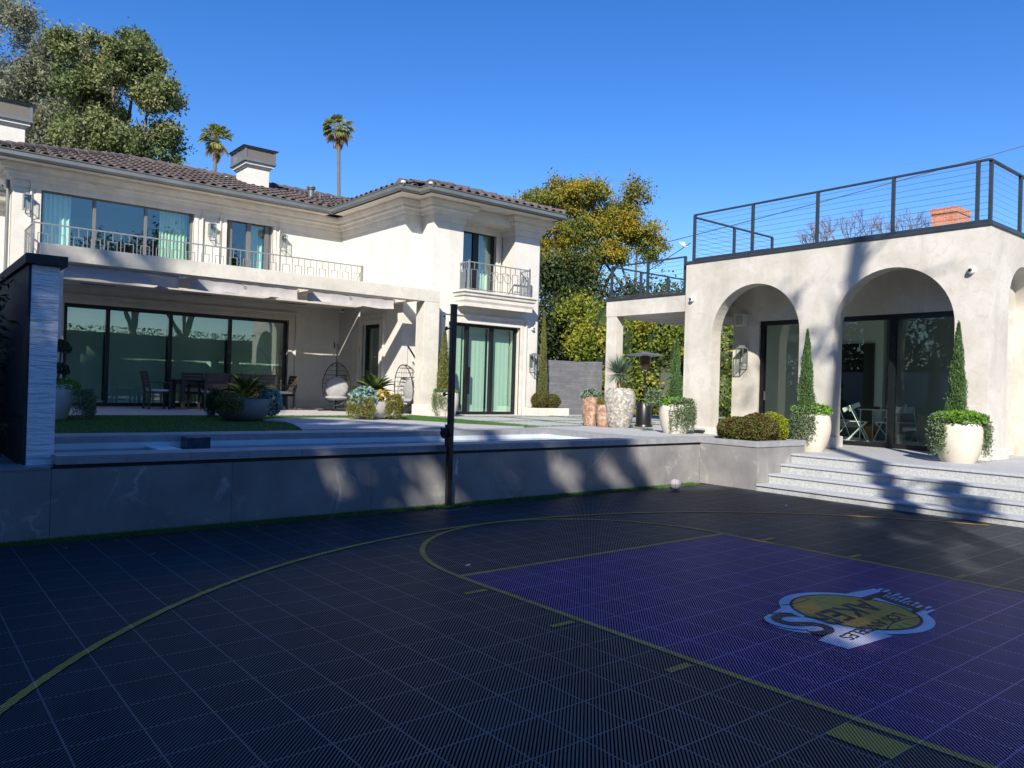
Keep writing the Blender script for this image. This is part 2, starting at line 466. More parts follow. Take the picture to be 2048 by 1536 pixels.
class MB:
    def __init__(s):
        s.v = []
        s.f = []
    def add(s, vs, fs):
        n = len(s.v)
        s.v += [tuple(v) for v in vs]
        s.f += [tuple(i + n for i in f) for f in fs]
        return s
    def box(s, x0, x1, y0, y1, z0, z1):
        if x0 > x1: x0, x1 = x1, x0
        if y0 > y1: y0, y1 = y1, y0
        if z0 > z1: z0, z1 = z1, z0
        return s.add([(x0, y0, z0), (x1, y0, z0), (x1, y1, z0), (x0, y1, z0), (x0, y0, z1), (x1, y0, z1), (x1, y1, z1), (x0, y1, z1)],
                     [(0, 3, 2, 1), (4, 5, 6, 7), (0, 1, 5, 4), (1, 2, 6, 5), (2, 3, 7, 6), (3, 0, 4, 7)])
    def obox(s, c, size, M):
        hx, hy, hz = (q / 2 for q in size)
        vs = [Vector(c) + M @ Vector((a * hx, b * hy, d * hz)) for d in (-1, 1) for a, b in ((-1, -1), (1, -1), (1, 1), (-1, 1))]
        return s.add(vs, [(0, 3, 2, 1), (4, 5, 6, 7), (0, 1, 5, 4), (1, 2, 6, 5), (2, 3, 7, 6), (3, 0, 4, 7)])
    def bar(s, a, b, w, h=None, up=(0, 0, 1)):
        a, b = Vector(a), Vector(b)
        d = b - a
        L = d.length
        if L < 1e-6: return s
        x = d / L
        up = Vector(up)
        if abs(x.dot(up)) > .99: up = Vector((0, 1, 0))
        y = up.cross(x).normalized()
        z = x.cross(y)
        M = Matrix((x, y, z)).transposed()
        return s.obox((a + b) / 2, (L, w, h or w), M)
    def tube(s, pts, r, n=8, cap=True):
        pts = [Vector(p) for p in pts]
        k = len(pts)
        rr = r if isinstance(r, (list, tuple)) else [r] * k
        base = len(s.v)
        ref = Vector((0, 0, 1))
        for i, p in enumerate(pts):
            d = (pts[min(i + 1, k - 1)] - pts[max(i - 1, 0)])
            d = d.normalized() if d.length > 1e-9 else Vector((0, 0, 1))
            rf = ref if abs(d.dot(ref)) < .95 else Vector((1, 0, 0))
            a = d.cross(rf).normalized()
            b = d.cross(a)
            for j in range(n):
                t = 2 * math.pi * j / n
                q = p + (a * math.cos(t) + b * math.sin(t)) * rr[i]
                s.v.append(tuple(q))
        for i in range(k - 1):
            for j in range(n):
                j2 = (j + 1) % n
                s.f.append((base + i * n + j, base + i * n + j2, base + (i + 1) * n + j2, base + (i + 1) * n + j))
        if cap:
            s.f.append(tuple(base + j for j in range(n))[::-1])
            s.f.append(tuple(base + (k - 1) * n + j for j in range(n)))
        return s
    def lathe(s, prof, n=32, c=(0, 0, 0), sx=1, sy=1, cap=True):
        base = len(s.v)
        for r, z in prof:
            for j in range(n):
                t = 2 * math.pi * j / n
                s.v.append((c[0] + r * math.cos(t) * sx, c[1] + r * math.sin(t) * sy, c[2] + z))
        for i in range(len(prof) - 1):
            for j in range(n):
                j2 = (j + 1) % n
                s.f.append((base + i * n + j, base + i * n + j2, base + (i + 1) * n + j2, base + (i + 1) * n + j))
        if cap:
            s.f.append(tuple(base + j for j in range(n))[::-1])
            s.f.append(tuple(base + (len(prof) - 1) * n + j for j in range(n)))
        return s
    def prism(s, poly, ax, lo, hi):
        def P(a, b, c):
            return (c, a, b) if ax == 0 else ((a, c, b) if ax == 1 else (a, b, c))
        n = len(poly)
        vs = [P(a, b, lo) for a, b in poly] + [P(a, b, hi) for a, b in poly]
        fs = [tuple(range(n))[::-1], tuple(range(n, 2 * n))]
        fs += [(i, (i + 1) % n, (i + 1) % n + n, i + n) for i in range(n)]
        return s.add(vs, fs)
    def sweep(s, path, prof, closed=False):
        """prof: closed outline of (out, z); out is to the right of the path direction"""
        k = len(path)
        pts = [Vector((p[0], p[1])) for p in path]
        rings = []
        for i in range(k):
            if closed:
                d0 = (pts[i] - pts[i - 1]).normalized(); d1 = (pts[(i + 1) % k] - pts[i]).normalized()
            else:
                d0 = (pts[i] - pts[i - 1]).normalized() if i > 0 else (pts[1] - pts[0]).normalized()
                d1 = (pts[i + 1] - pts[i]).normalized() if i < k - 1 else d0
            n0 = Vector((d0.y, -d0.x)); n1 = Vector((d1.y, -d1.x))
            m = (n0 + n1)
            m = m / (1 + n0.dot(n1)) if (1 + n0.dot(n1)) > 1e-4 else n0
            rings.append([(pts[i].x + m.x * o, pts[i].y + m.y * o, z) for o, z in prof])
        base = len(s.v)
        q = len(prof)
        for r in rings: s.v += r
        for i in range(k - 1 + (1 if closed else 0)):
            i2 = (i + 1) % k
            for j in range(q):
                j2 = (j + 1) % q
                s.f.append((base + i * q + j, base + i2 * q + j, base + i2 * q + j2, base + i * q + j2))
        if not closed:
            s.f.append(tuple(base + j for j in range(q)))
            s.f.append(tuple(base + (k - 1) * q + j for j in range(q))[::-1])
        return s
    def ell(s, c, r, n=16, m=10):
        prof = []
        base = len(s.v)
        for i in range(m + 1):
            a = -math.pi / 2 + math.pi * i / m
            for j in range(n):
                t = 2 * math.pi * j / n
                s.v.append((c[0] + r[0] * math.cos(a) * math.cos(t), c[1] + r[1] * math.cos(a) * math.sin(t), c[2] + r[2] * math.sin(a)))
        for i in range(m):
            for j in range(n):
                j2 = (j + 1) % n
                s.f.append((base + i * n + j, base + i * n + j2, base + (i + 1) * n + j2, base + (i + 1) * n + j))
        return s
    def build(s, name, mat, parent=None, smooth=False, bevel=0, local=False, loc=None):
        me = bpy.data.meshes.new(name)
        off = Vector((0, 0, 0)) if (local or parent is None) else offset_of(parent)
        if loc is not None: off = Vector(loc)
        vs = [(v[0] - off.x, v[1] - off.y, v[2] - off.z) for v in s.v] if off.length else s.v
        me.from_pydata(vs, [], s.f)
        me.validate()
        me.update()
        me.materials.append(MT[mat] if isinstance(mat, str) else mat)
        if smooth:
            me.polygons.foreach_set('use_smooth', [True] * len(me.polygons))
            try: me.set_sharp_from_angle(angle=R(38))
            except Exception: pass
        o = bpy.data.objects.new(name, me)
        COL.objects.link(o)
        if parent is not None: o.parent = parent
        if loc is not None: o.location = loc
        if bevel:
            b = o.modifiers.new('bevel', 'BEVEL')
            b.width = bevel; b.segments = 2; b.limit_method = 'ANGLE'; b.angle_limit = R(40)
        return o

def struct(name, mb, mat, **k):
    return tag(mb.build(name, mat, **k), kind='structure')

def copy_tree(o, parent=None, loc=None, rot=None, label=None):
    c = o.copy()
    COL.objects.link(c)
    if parent is not None: c.parent = parent
    if loc is not None: c.location = loc
    if rot is not None: c.rotation_euler = (0, 0, rot)
    if label: c['label'] = label
    for ch in list(o.children): copy_tree(ch, c)
    return c

# ---- foliage: many small leaf faces, built with numpy
def leafobj(name, C, size, mat, parent=None, aspect=.5, up=None, seed=0, fold=True):
    """C: (n,3) centres; size scalar or (n,); up: preferred axis (n,3) or None"""
    rg = np.random.default_rng(seed)
    n = len(C)
    C = np.asarray(C, dtype=float)
    size = np.broadcast_to(np.asarray(size, dtype=float), (n,)) * rg.uniform(.7, 1.3, n)
    a = rg.normal(size=(n, 3))
    if up is not None:
        a = a * .35 + np.asarray(up)
    a /= np.linalg.norm(a, axis=1)[:, None] + 1e-9
    b = rg.normal(size=(n, 3))
    b -= a * (a * b).sum(1)[:, None]
    b /= np.linalg.norm(b, axis=1)[:, None] + 1e-9
    h = size[:, None] * .5
    v = np.stack([C - a * h, C + b * h * aspect, C + a * h, C - b * h * aspect], 1).reshape(-1, 3)
    if parent is not None:
        off = offset_of(parent)
        v = v - np.array([off.x, off.y, off.z])
    me = bpy.data.meshes.new(name)
    me.vertices.add(4 * n)
    me.vertices.foreach_set('co', v.ravel())
    me.loops.add(4 * n)
    me.loops.foreach_set('vertex_index', np.arange(4 * n, dtype=np.int32))
    me.polygons.add(n)
    me.polygons.foreach_set('loop_start', np.arange(0, 4 * n, 4, dtype=np.int32))
    me.polygons.foreach_set('loop_total', np.full(n, 4, dtype=np.int32))
    me.update(calc_edges=True)
    me.materials.append(MT[mat])
    o = bpy.data.objects.new(name, me)
    COL.objects.link(o)
    if parent is not None: o.parent = parent
    return o

def ellpts(c, r, n, rg, shell=.5):
    d = rg.normal(size=(n, 3))
    d /= np.linalg.norm(d, axis=1)[:, None]
    q = rg.uniform(shell ** 3, 1, n) ** (1 / 3)
    return np.asarray(c) + d * np.asarray(r) * q[:, None]

def clumps(lobes, nclump, per, csize, seed, shell=.55, flat=1.0):
    """clump centres through the lobes (by volume), leaves gaussian in each clump"""
    rg = np.random.default_rng(seed)
    w = np.array([l[1][0] * l[1][1] * l[1][2] for l in lobes]) ** (2 / 3)
    cnt = np.maximum(1, (w / w.sum() * nclump).astype(int))
    out = []
    for (c, r), k in zip(lobes, cnt):
        cc = ellpts(c, r, k, rg, shell)
        for q in cc:
            s = csize * rg.uniform(.6, 1.4)
            m = max(4, int(per * rg.uniform(.5, 1.5)))
            out.append(q + rg.normal(size=(m, 3)) * np.array([s, s, s * flat]) * .5)
    return np.concatenate(out)

def sublobes(lobes, n, r, seed):
    rg = np.random.default_rng(seed + 500)
    w = np.array([l[1][0] * l[1][2] for l in lobes])
    cnt = np.maximum(1, (w / w.sum() * n).astype(int))
    out = []
    for (c, q), k in zip(lobes, cnt):
        for p in ellpts(c, q, k, rg, .75):
            s = r * rg.uniform(.6, 1.3)
            out.append((tuple(p), (s, s, s * .85)))
    return out

def tree(name, label, base, lobes, leaf, nclump, per, csize, lsize, seed, trunk_r=.3, group=None, shell=.55, bark='bark', cat='tree', aspect=.5, forks=None, flat=1.0, sub=None):
    t = thing(name, label, cat, base, group=group)
    mb = MB()
    zb = base[2]
    lo = min(c[2] - r[2] * .3 for c, r in lobes)
    fork = Vector((base[0], base[1], max(zb + .5, zb + (lo - zb) * .55)))
    mb.tube([base, (base[0] + .05, base[1], (zb + fork.z) / 2), fork], [trunk_r, trunk_r * .85, trunk_r * .72], 10)
    rnd = random.Random(seed)
    for i, (c, r) in enumerate(lobes):
        if i % 2 and len(lobes) > 10: continue
        mid = fork.lerp(Vector(c), .5) + Vector((rnd.uniform(-.4, .4), rnd.uniform(-.4, .4), rnd.uniform(0, .6)))
        mb.tube([fork, mid, c], [trunk_r * .5, trunk_r * .3, trunk_r * .1], 6)
        for _ in range(3):
            e = Vector(c) + Vector((rnd.uniform(-1, 1) * r[0], rnd.uniform(-1, 1) * r[1], rnd.uniform(-.3, .9) * r[2]))
            mb.tube([Vector(c).lerp(mid, .3), Vector(c).lerp(e, .5), e], [trunk_r * .14, trunk_r * .09, trunk_r * .03], 5)
    mb.build('trunk', bark, t, smooth=True)
    L2 = sublobes(lobes, sub[0], sub[1], seed) if sub else lobes
    leafobj('crown', clumps(L2, nclump, per, csize, seed, shell, flat), lsize, leaf, t, aspect, seed=seed)
    return t

# ================================================================ SETTING
ZT = .79      # terrace level
ZD = .57      # cabana deck level
struct('ground', MB().add([(-400, -400, -.02), (500, -400, -.02), (500, 600, -.02), (-400, 600, -.02)], [(0, 1, 2, 3)]), 'dirt')
court = struct('sport_court', MB().box(-16, 5.585, -9, 8.78, -.015, 0), 'court')
FT = .3048
def sheet(poly, z):
    return MB().add([(x, y, z) for x, y in poly], [tuple(range(len(poly)))])
def ring(cx, cy, r0, r1, a0, a1, z, n=96):
    mb = MB()
    vs = []
    for i in range(n + 1):
        a = R(a0 + (a1 - a0) * i / n)
        vs += [(cx + r0 * math.cos(a), cy + r0 * math.sin(a), z), (cx + r1 * math.cos(a), cy + r1 * math.sin(a), z)]
    return mb.add(vs, [(2 * i, 2 * i + 1, 2 * i + 3, 2 * i + 2) for i in range(n)])
LW = .0508
hx = 6 * FT
yF = 19 * FT
sheet([(-hx + LW, 0), (hx - LW, 0), (hx - LW, yF - LW), (-hx + LW, yF - LW)], .0015).build('painted_lane', 'purple', court)
for s in (-1, 1):
    a, b = sorted((s * hx, s * (hx - LW)))
    sheet([(a, 0), (b, 0), (b, yF), (a, yF)], .003).build('lane_line', 'yellow', court)
    # block and hash marks beside the lane
    for y0, y1, wd in ((7, 8, .2032), (11, 11 + 1 / 6, .2032), (14 + 1 / 6, 14 + 2 / 6, .2032), (17 + 2 / 6, 17.5, .2032)):
        g = .055 if y0 == 7 else .04
        a, b = sorted((s * (hx + g), s * (hx + g + wd)))
        sheet([(a, y0 * FT), (b, y0 * FT), (b, y1 * FT), (a, y1 * FT)], .003).build('lane_mark', 'yellow', court)
sheet([(-hx + LW, yF - LW), (hx - LW, yF - LW), (hx - LW, yF), (-hx + LW, yF)], .003).build('free_throw_line', 'yellow', court)
ring(0, yF, 6 * FT - LW, 6 * FT, 0, 180, .0045, 64).build('free_throw_arc', 'yellow', court)
ring(0, 5.25 * FT, 19.75 * FT - LW, 19.75 * FT, 27, 180, .006, 140).build('three_point_arc', 'yellow', court)

# --- emblem painted in the lane; local frame U = -x, V = -y
def lg(U, V):
    return (.03 - U, 3.37 - V)
def lpoly(pts, z):
    return sheet([lg(*p) for p in pts], z)
def circ(r, n=64, c=(0, 0), a0=0, a1=360):
    return [(c[0] + r * math.cos(R(a0 + (a1 - a0) * i / n)), c[1] + r * math.sin(R(a0 + (a1 - a0) * i / n))) for i in range(n if a1 - a0 == 360 else n + 1)]
LX, LY = 0, 0
blue = MB()
for part in (circ(.52),
             circ(.24, 32, (.60, -.08)),
             [(.40, .12), (.86, .20), (.86, .40), (.35, .44)],
             [(.35, -.36), (.66, -.30), (.70, .30), (.3, .3)]):
    vs = [(*lg(*p), .0030 + .0002 * len(blue.f)) for p in part]
    blue.add(vs, [tuple(range(len(vs)))])
# slab with comb-like speed lines at the far side of the first letter
sl = [(-.80, -.24), (-.30, -.30), (-.20, .35), (-.46, .34)]
vs = [(*lg(*p), .0040) for p in sl]
blue.add(vs, [(0, 1, 2, 3)])
for k in range(11):
    v0 = -.21 + k * .052
    u0 = -.80 + (k * .052) * .58
    L = (.05, .09, .03, .11, .06, .1, .04, .08, .05, .1, .06)[k]
    vs = [(*lg(*p), .0042) for p in ((u0 - L, v0), (u0 + .05, v0), (u0 + .05, v0 + .028), (u0 - L, v0 + .028))]
    blue.add(vs, [(0, 1, 2, 3)])
emblem = blue.build('team_emblem', 'logo_blue', court)
lpoly(circ(.435), .0052).build('ball_shape', 'logo_gold', emblem)
ink = MB()
def inkring(cx, cy, r0, r1, a0, a1, n=48):
    vs = []
    for i in range(n + 1):
        a = R(a0 + (a1 - a0) * i / n)
        vs += [(*lg(cx + r0 * math.cos(a), cy + r0 * math.sin(a)), .0062), (*lg(cx + r1 * math.cos(a), cy + r1 * math.sin(a)), .0062)]
    ink.add(vs, [(2 * i, 2 * i + 1, 2 * i + 3, 2 * i + 2) for i in range(n)])
inkring(0, 0, .425, .445, 0, 360)
inkring(0, .95, .640, .652, 247, 293)
for a_ in (75, 90, 105, 118): 
    q0, q1 = (.345 * math.cos(R(a_)) * .9, .345), (.425 * math.cos(R(a_)), .425 * math.sin(R(a_)))
    ink.add([(*lg(q0[0], q0[1]), .0061), (*lg(q0[0] + .010, q0[1]), .0061), (*lg(q1[0] + .010, q1[1]), .0061), (*lg(q1[0], q1[1]), .0061)], [(0, 1, 2, 3)])
inkring(.1, -1.0, .640, .650, 62, 100)
inkring(.62, -.12, .19, .205, -150, 60)
# the tall first letter: stem and foot, with lines trailing off its back
for q in ([(-.62, -.15), (-.55, -.15), (-.40, .28), (-.47, .28)], [(-.74, -.15), (-.38, -.15), (-.36, -.09), (-.72, -.09)], [(-.56, .24), (-.34, .24), (-.32, .28), (-.54, .28)]):
    ink.add([(*lg(*p), .0064 + .00001 * len(ink.f)) for p in q], [(0, 1, 2, 3)])
for k in range(9):
    v0 = -.1 + k * .036
    ink.add([(*lg(*p), .0063) for p in ((-.74 + k * .018, v0), (-.6 + k * .013, v0), (-.6 + k * .013, v0 + .016), (-.74 + k * .018, v0 + .016))], [(0, 1, 2, 3)])
ink.build('emblem_outline', 'logo_ink', emblem)
def text(body, name, U, V, size, z, parent, mat, shear=0.0, rot=0, sx=1.0):
    cu = bpy.data.curves.new(name, 'FONT')
    cu.body = body
    cu.size = size
    cu.shear = shear
    cu.align_x = 'LEFT'
    cu.offset = size * .012
    tmp = bpy.data.objects.new(name, cu)
    COL.objects.link(tmp)
    bpy.context.view_layer.update()
    me = bpy.data.meshes.new_from_object(tmp.evaluated_get(bpy.context.evaluated_depsgraph_get()))
    bpy.data.objects.remove(tmp)
    bpy.data.curves.remove(cu)
    ca, sa = math.cos(R(rot)), math.sin(R(rot))
    for v in me.vertices:
        a, b = v.co.x * sx, v.co.y
        q = lg(U + a * ca - b * sa, V + a * sa + b * ca)
        v.co = (q[0], q[1], z)
    me.name = name
    me.materials.clear()
    me.materials.append(MT[mat])
    o = bpy.data.objects.new(name, me)
    COL.objects.link(o)
    o.parent = parent
    return o
text('AKER', 'emblem_lettering', -.34, -.13, .335, .0068, emblem, 'logo_ink', .25, 0, .98)
text('S', 'emblem_lettering', .44, -.27, .64, .0070, emblem, 'logo_ink', .15)
text('LOS ANGELES', 'emblem_lettering', -.22, .19, .135, .0072, emblem, 'logo_ink', .1, 3, 1.08)

# --- grass strips, terraces, pool
def blades(name, rects, n, h, seed, z, mat='grass', inside=None):
    rg = np.random.default_rng(seed)
    area = np.array([(r[1] - r[0]) * (r[3] - r[2]) for r in rects])
    pts = []
    for r, a in zip(rects, area):
        k = int(n * a / area.sum())
        pts.append(np.stack([rg.uniform(r[0], r[1], k), rg.uniform(r[2], r[3], k), np.full(k, z)], 1))
    P = np.concatenate(pts)
    if inside is not None: P = P[inside(P)]
    k = len(P)
    an = rg.uniform(0, 6.283, k)
    wv = np.stack([np.cos(an), np.sin(an), np.zeros(k)], 1) * .004 * (h / .03)
    lean = rg.normal(size=(k, 3)) * .35
    lean[:, 2] = 1
    hh = (h * rg.uniform(.6, 1.3, k))[:, None]
    v = np.stack([P - wv, P + wv, P + lean * hh], 1).reshape(-1, 3)
    me = bpy.data.meshes.new(name)
    me.vertices.add(3 * k); me.vertices.foreach_set('co', v.ravel())
    me.loops.add(3 * k); me.loops.foreach_set('vertex_index', np.arange(3 * k, dtype=np.int32))
    me.polygons.add(k)
    me.polygons.foreach_set('loop_start', np.arange(0, 3 * k, 3, dtype=np.int32))
    me.polygons.foreach_set('loop_total', np.full(k, 3, dtype=np.int32))
    me.update(calc_edges=True)
    me.materials.append(MT[mat])
    o = bpy.data.objects.new(name, me)
    COL.objects.link(o)
    return tag(o, kind='stuff')

struct('turf_strip', MB().box(-16, 5.45, 8.78, 8.968, -.01, .006), 'grassbase')
tag(blades('grass', [(-6, 5.4, 8.77, 8.96)], 22000, .03, 3, 0), 'narrow strip of green turf along the foot of the grey marble wall', 'grass')
# terrace platform round the pool (the basin is left open)
PX0, PX1, PY0, PY1 = -4.15, 4.25, 9.32, 11.50
tr = MB()
tr.box(-30, 60, 12.0, 60, -.01, ZT - .03)
tr.box(PX1 + .02, 6.7, 9.32, 12.0, -.01, ZT - .03)
tr.box(-30, PX1 + .02, PY1 + .03, 12.0, -.01, ZT - .03)
struct('terrace', tr, 'paver')
tp = MB()      # large pale pavers on the right of the terrace with turf joints between
struct('stone_paving', MB().box(PX1 + .35, 6.7, 9.34, 12.4, ZT - .028, ZT - .002).box(-12, 60, 16.62, 17.2, ZT - .028, ZT - .004), 'paver')
cop = MB()
cop.box(PX0 - .6, PX1 + .36, PY1 + .005, PY1 + .58, ZT - .085, ZT + .004)
cop.box(PX1, PX1 + .36, 9.32, PY1 + .005, ZT - .085, ZT + .004)
cop.build('coping', 'coping') and None
bpy.data.objects['coping'].name = 'pool_coping'
tag(bpy.data.objects['pool_coping'], kind='structure')
pl = MB()
for (x0, y0, x1, y1) in ((4.7, 12.45, 6.55, 14.3), (6.65, 12.45, 8.5, 14.3), (8.6, 12.45, 10.6, 14.3), (4.9, 14.4, 6.9, 16.3), (7.0, 14.4, 9.0, 16.3), (9.1, 14.4, 11.2, 16.3), (11.3, 14.4, 13.4, 16.3), (10.7, 12.45, 12.7, 14.3), (6.85, 11.1, 8.6, 12.35), (4.9, 16.4, 9.2, 17.6), (9.3, 16.4, 13.4, 17.75)):
    pl.box(x0, x1, y0, y1, ZT - .028, ZT + .002)
struct('terrace_paver', pl, 'paver')
# patio under the pergola
struct('patio', MB().box(-12, 5.15, 17.25, 21.95, ZT - .025, ZT + .012), 'patio')
# curved stone path crossing the lawn between the two bowls
path_poly = [(-.35, 12.1), (4.2, 12.1), (3.6, 13.2), (3.35, 14.2), (3.05, 15.0), (2.5, 15.6), (1.7, 15.85), (.9, 15.75), (.25, 15.25), (.1, 14.9), (.35, 14.5), (.15, 13.6)]
pm = MB().prism(path_poly, 2, ZT - .02, ZT + .02)
struct('curved_path', pm, 'paver')
def inpoly(P, poly):
    x, y = P[:, 0], P[:, 1]
    c = np.zeros(len(P), bool)
    j = len(poly) - 1
    for i in range(len(poly)):
        xi, yi = poly[i]; xj, yj = poly[j]
        c ^= ((yi > y) != (yj > y)) & (x < (xj - xi) * (y - yi) / (yj - yi + 1e-12) + xi)
        j = i
    return c
struct('lawn', MB().box(-12, 4.65, 12.08, 17.25, ZT - .025, ZT - .004).box(4.65, 14, 12.4, 17.9, ZT - .029, ZT - .012), 'grassbase')
tag(blades('grass', [(-4.5, 4.65, 12.1, 17.2)], 90000, .028, 4, ZT - .01, inside=lambda P: ~inpoly(P, path_poly)), 'smooth green lawn between the pool and the covered patio', 'lawn')
joints = [(4.66, 4.9, 12.4, 17.3), (4.7, 13, 14.3, 14.4), (6.55, 6.65, 12.4, 14.3), (8.5, 8.6, 12.4, 14.3), (4.7, 12.7, 12.36, 12.45), (6.9, 7.0, 14.4, 16.3), (9.0, 9.1, 14.4, 16.3), (4.9, 13.4, 16.3, 16.4), (9.2, 9.3, 16.4, 17.7), (6.7, 6.85, 11.1, 12.35)]
tag(blades('grass', joints, 30000, .032, 5, ZT - .012), 'thin lines of turf growing between the large grey terrace pavers', 'grass')
# pool basin and water
pb = MB()
pb.box(PX0 - .05, PX1 + .05, PY0, PY1, .02, .06)
pb.box(PX0 - .05, PX1 + .02, PY1, PY1 + .03, .02, ZT - .085)
pb.box(PX1, PX1 + .02, PY0, PY1, .02, ZT - .085)
pb.box(PX0 - .05, PX1 + .02, PY0 - .02, PY0, .02, .70)
pb.box(PX1 - .5, PX1 - .002, PY0 + .002, PY1 - .002, .06, .30)
struct('pool_basin', pb, 'poolplaster')
struct('spa_divider', MB().box(-2.80, -2.52, PY0 + .003, PY1 - .003, .06, .655), 'poolplaster')
struct('pool_spillway', MB().box(-2.36, -2.06, PY1 - .28, PY1 - .002, .06, .775), 'pooltile')
struct('water', sheet([(PX0, PY0), (PX1, PY0), (PX1, PY1), (PX0, PY1)], .63), 'water')
# cabana deck and steps
struct('deck', MB().box(6.66, 30, -6, 11.05, -.01, ZD - .0), 'deck')
st = thing('stone_steps', 'four wide speckled granite steps climbing from the court to the arched pavilion', 'steps', (5.6, 3, 0))
for k, (x0, z0, z1) in enumerate(((5.6, 0, .11), (5.95, .11, .26), (6.3, .26, .41), (6.62, .41, ZD + .004))):
    x1 = (5.95, 6.3, 6.62, 6.98)[k]
    zz = -.01 if k == 0 else z0 - .04
    s_ = MB().box(x0 + .012, x1 + .02, -6, 7.838, zz, z1 - .034).build('riser', 'granite', st)
    y = -6.0
    mb = MB()
    rr = random.Random(k)
    y = -6 - rr.random()
    while y < 7.84:
        y2 = min(y + 1.25, 7.84)
        mb.box(x0 - .012, x1 + (.014 if k < 3 else 0), max(y, -6) + .002, y2 - .002, z1 - .032, z1)
        y = y2
    mb.build('tread', 'granitetop', st, bevel=.004)

# retaining wall with marble slabs and pool edge coping
rw = thing('retaining_wall', 'long low grey marble wall holding the raised pool above the court', 'wall', (0, 9.1, 0))
mb = MB()
xs = [-16, -13.5, -11.6, -9.8, -7.9, -6.08]
xs += [-4.25, -2.55, -.85, 1.0, 2.83, 4.67, 5.60]
for a, b in zip(xs[:-1], xs[1:]):
    mb.box(a + .002, b - .002, 8.97, 9.0, -.01, .665)
mb.build('marble_slab', 'marble', rw)
MB().box(-16, 5.595, 9.0, 9.30, -.01, .66).build('core', 'darkstone', rw)
mb = MB()
for i in range(16):
    a = -4.22 + i * .613
    mb.box(a + .0015, min(a + .613, 5.6) - .0015, 8.945, 9.335, .705, ZT)
mb.build('coping', 'coping', rw, bevel=.004)
MB().box(-4.2, 5.59, 8.985, 9.30, .66, .705).build('shadow_gap', 'darkstone', rw)
MB().box(-16, -4.26, 8.96, 9.34, .665, .69).build('low_coping', 'marble', rw)

pt = thing('stone_planter', 'raised grey veined marble planter box at the corner beside the steps', 'planter', (6.2, 8.4, 0))
MB().box(5.60, 5.63, 7.84, 8.968, 0, .70).box(5.632, 7.05, 7.84, 7.87, 0, .70).box(5.632, 7.05, 8.94, 8.968, 0, .7).build('marble_slab', 'marble', pt)
mb = MB()
mb.box(5.585, 5.80, 7.825, 9.2, .70, ZT).box(5.803, 7.07, 7.825, 8.0, .70, ZT).box(5.803, 7.07, 9.0, 9.2, .70, ZT).box(6.95, 7.07, 8.003, 8.997, .70, ZT)
mb.build('coping', 'coping', pt, bevel=.004)
MB().box(5.8, 6.95, 8.0, 9.0, .5, .745).build('soil', 'soil', pt)
struct('terrace_edge', MB().box(5.61, 6.7, 9.2, 9.34, .02, ZT - .002).box(5.64, 6.94, 8.97, 9.2, .02, .69), 'paver')

# white split-face garden wall seen end-on at the left
gw = thing('garden_wall', 'tall white split-face stone wall end with a dark cap at the left of the pool', 'wall', (-4.31, 9.3, .68))
MB().box(-4.43, -4.20, 9.20, 18.5, .66, 2.60).build('stone_face', 'white_stone', gw)
MB().box(-4.455, -4.432, 9.21, 18.5, .66, 2.60).build('shade_side', 'darkstone', gw)  # thin dark slab; its colour stands for the hedge's shade on this face
MB().box(-4.49, -4.14, 9.14, 18.6, 2.602, 2.70).build('cap', 'darkstone', gw, bevel=.006)
# ================================================================ HOUSE
def wallrects(u0, u1, z0, z1, ops):
    """rectangles of a wall left after cutting openings (u0,u1,z0,z1)"""
    us = sorted({u0, u1, *[o[0] for o in ops], *[o[1] for o in ops]})
    us = [u for u in us if u0 <= u <= u1]
    out = []
    for a, b in zip(us[:-1], us[1:]):
        zs = [z0]
        for o in sorted([o for o in ops if o[0] <= a and o[1] >= b], key=lambda o: o[2]):
            zs += [o[2], o[3]]
        zs.append(z1)
        for i in range(0, len(zs), 2):
            if zs[i + 1] - zs[i] > 1e-4: out.append((a, b, zs[i], zs[i + 1]))
    # merge equal neighbours
    res = []
    for r in out:
        for q in res:
            if q[2:] == r[2:] and abs(q[1] - r[0]) < 1e-6:
                res.remove(q); r = (q[0], r[1], r[2], r[3]); break
        res.append(r)
    return res
def wall(mb, axis, p0, p1, u0, u1, z0, z1, ops=()):
    for a, b, c, d in wallrects(u0, u1, z0, z1, ops):
        if axis == 'y': mb.box(a, b, p0, p1, c, d)
        else: mb.box(p0, p1, a, b, c, d)
    return mb

house = thing('house', 'large two-storey white stucco house with brown tiled hip roofs', 'house', (2, 22, ZT))
ZW = 6.42
# openings
O_slide = (-2.15, 3.50, ZT, 3.30)
O_up = (-2.70, .80, 4.15, 5.96)
O_fr = (1.66, 2.96, 4.0, 5.98)
mb = MB()
wall(mb, 'y', 21.9, 22.2, -3.25, 5.1, ZT - .1, ZW, [O_slide, O_up, O_fr])
mb.build('wall', 'stucco', house)
mb = MB()
mb.box(-3.25, -2.95, 22.2, 29, ZT - .1, ZW)
mb.box(-9, -3.25, 22.9, 23.2, ZT - .1, 5.9)
mb.build('wall', 'stucco', house)
O_door = (19.39, 20.36, ZT, 3.22)
mb = MB()
wall(mb, 'x', 5.1, 5.4, 18.25, 22.2, ZT - .1, ZW, [O_door])
mb.box(5.4, 5.62, 18.25, 18.5, ZT - .1, ZW)
mb.build('wall', 'stucco', house)
O_bi = (6.15, 8.64, ZT, 3.28)
O_rec = (6.58, 8.39, 4.10, 6.12)
mb = MB()
wall(mb, 'y', 17.68, 18.25, 5.62, 9.32, ZT - .1, ZW, [O_bi, O_rec])
mb.box(9.02, 9.32, 18.25, 28, ZT - .1, ZW)
O_jd = (6.85, 8.16, 4.12, 6.02)
wall(mb, 'y', 18.30, 18.5, 6.3, 9.02, 3.6, ZW, [O_jd])
mb.build('wall', 'stucco', house)

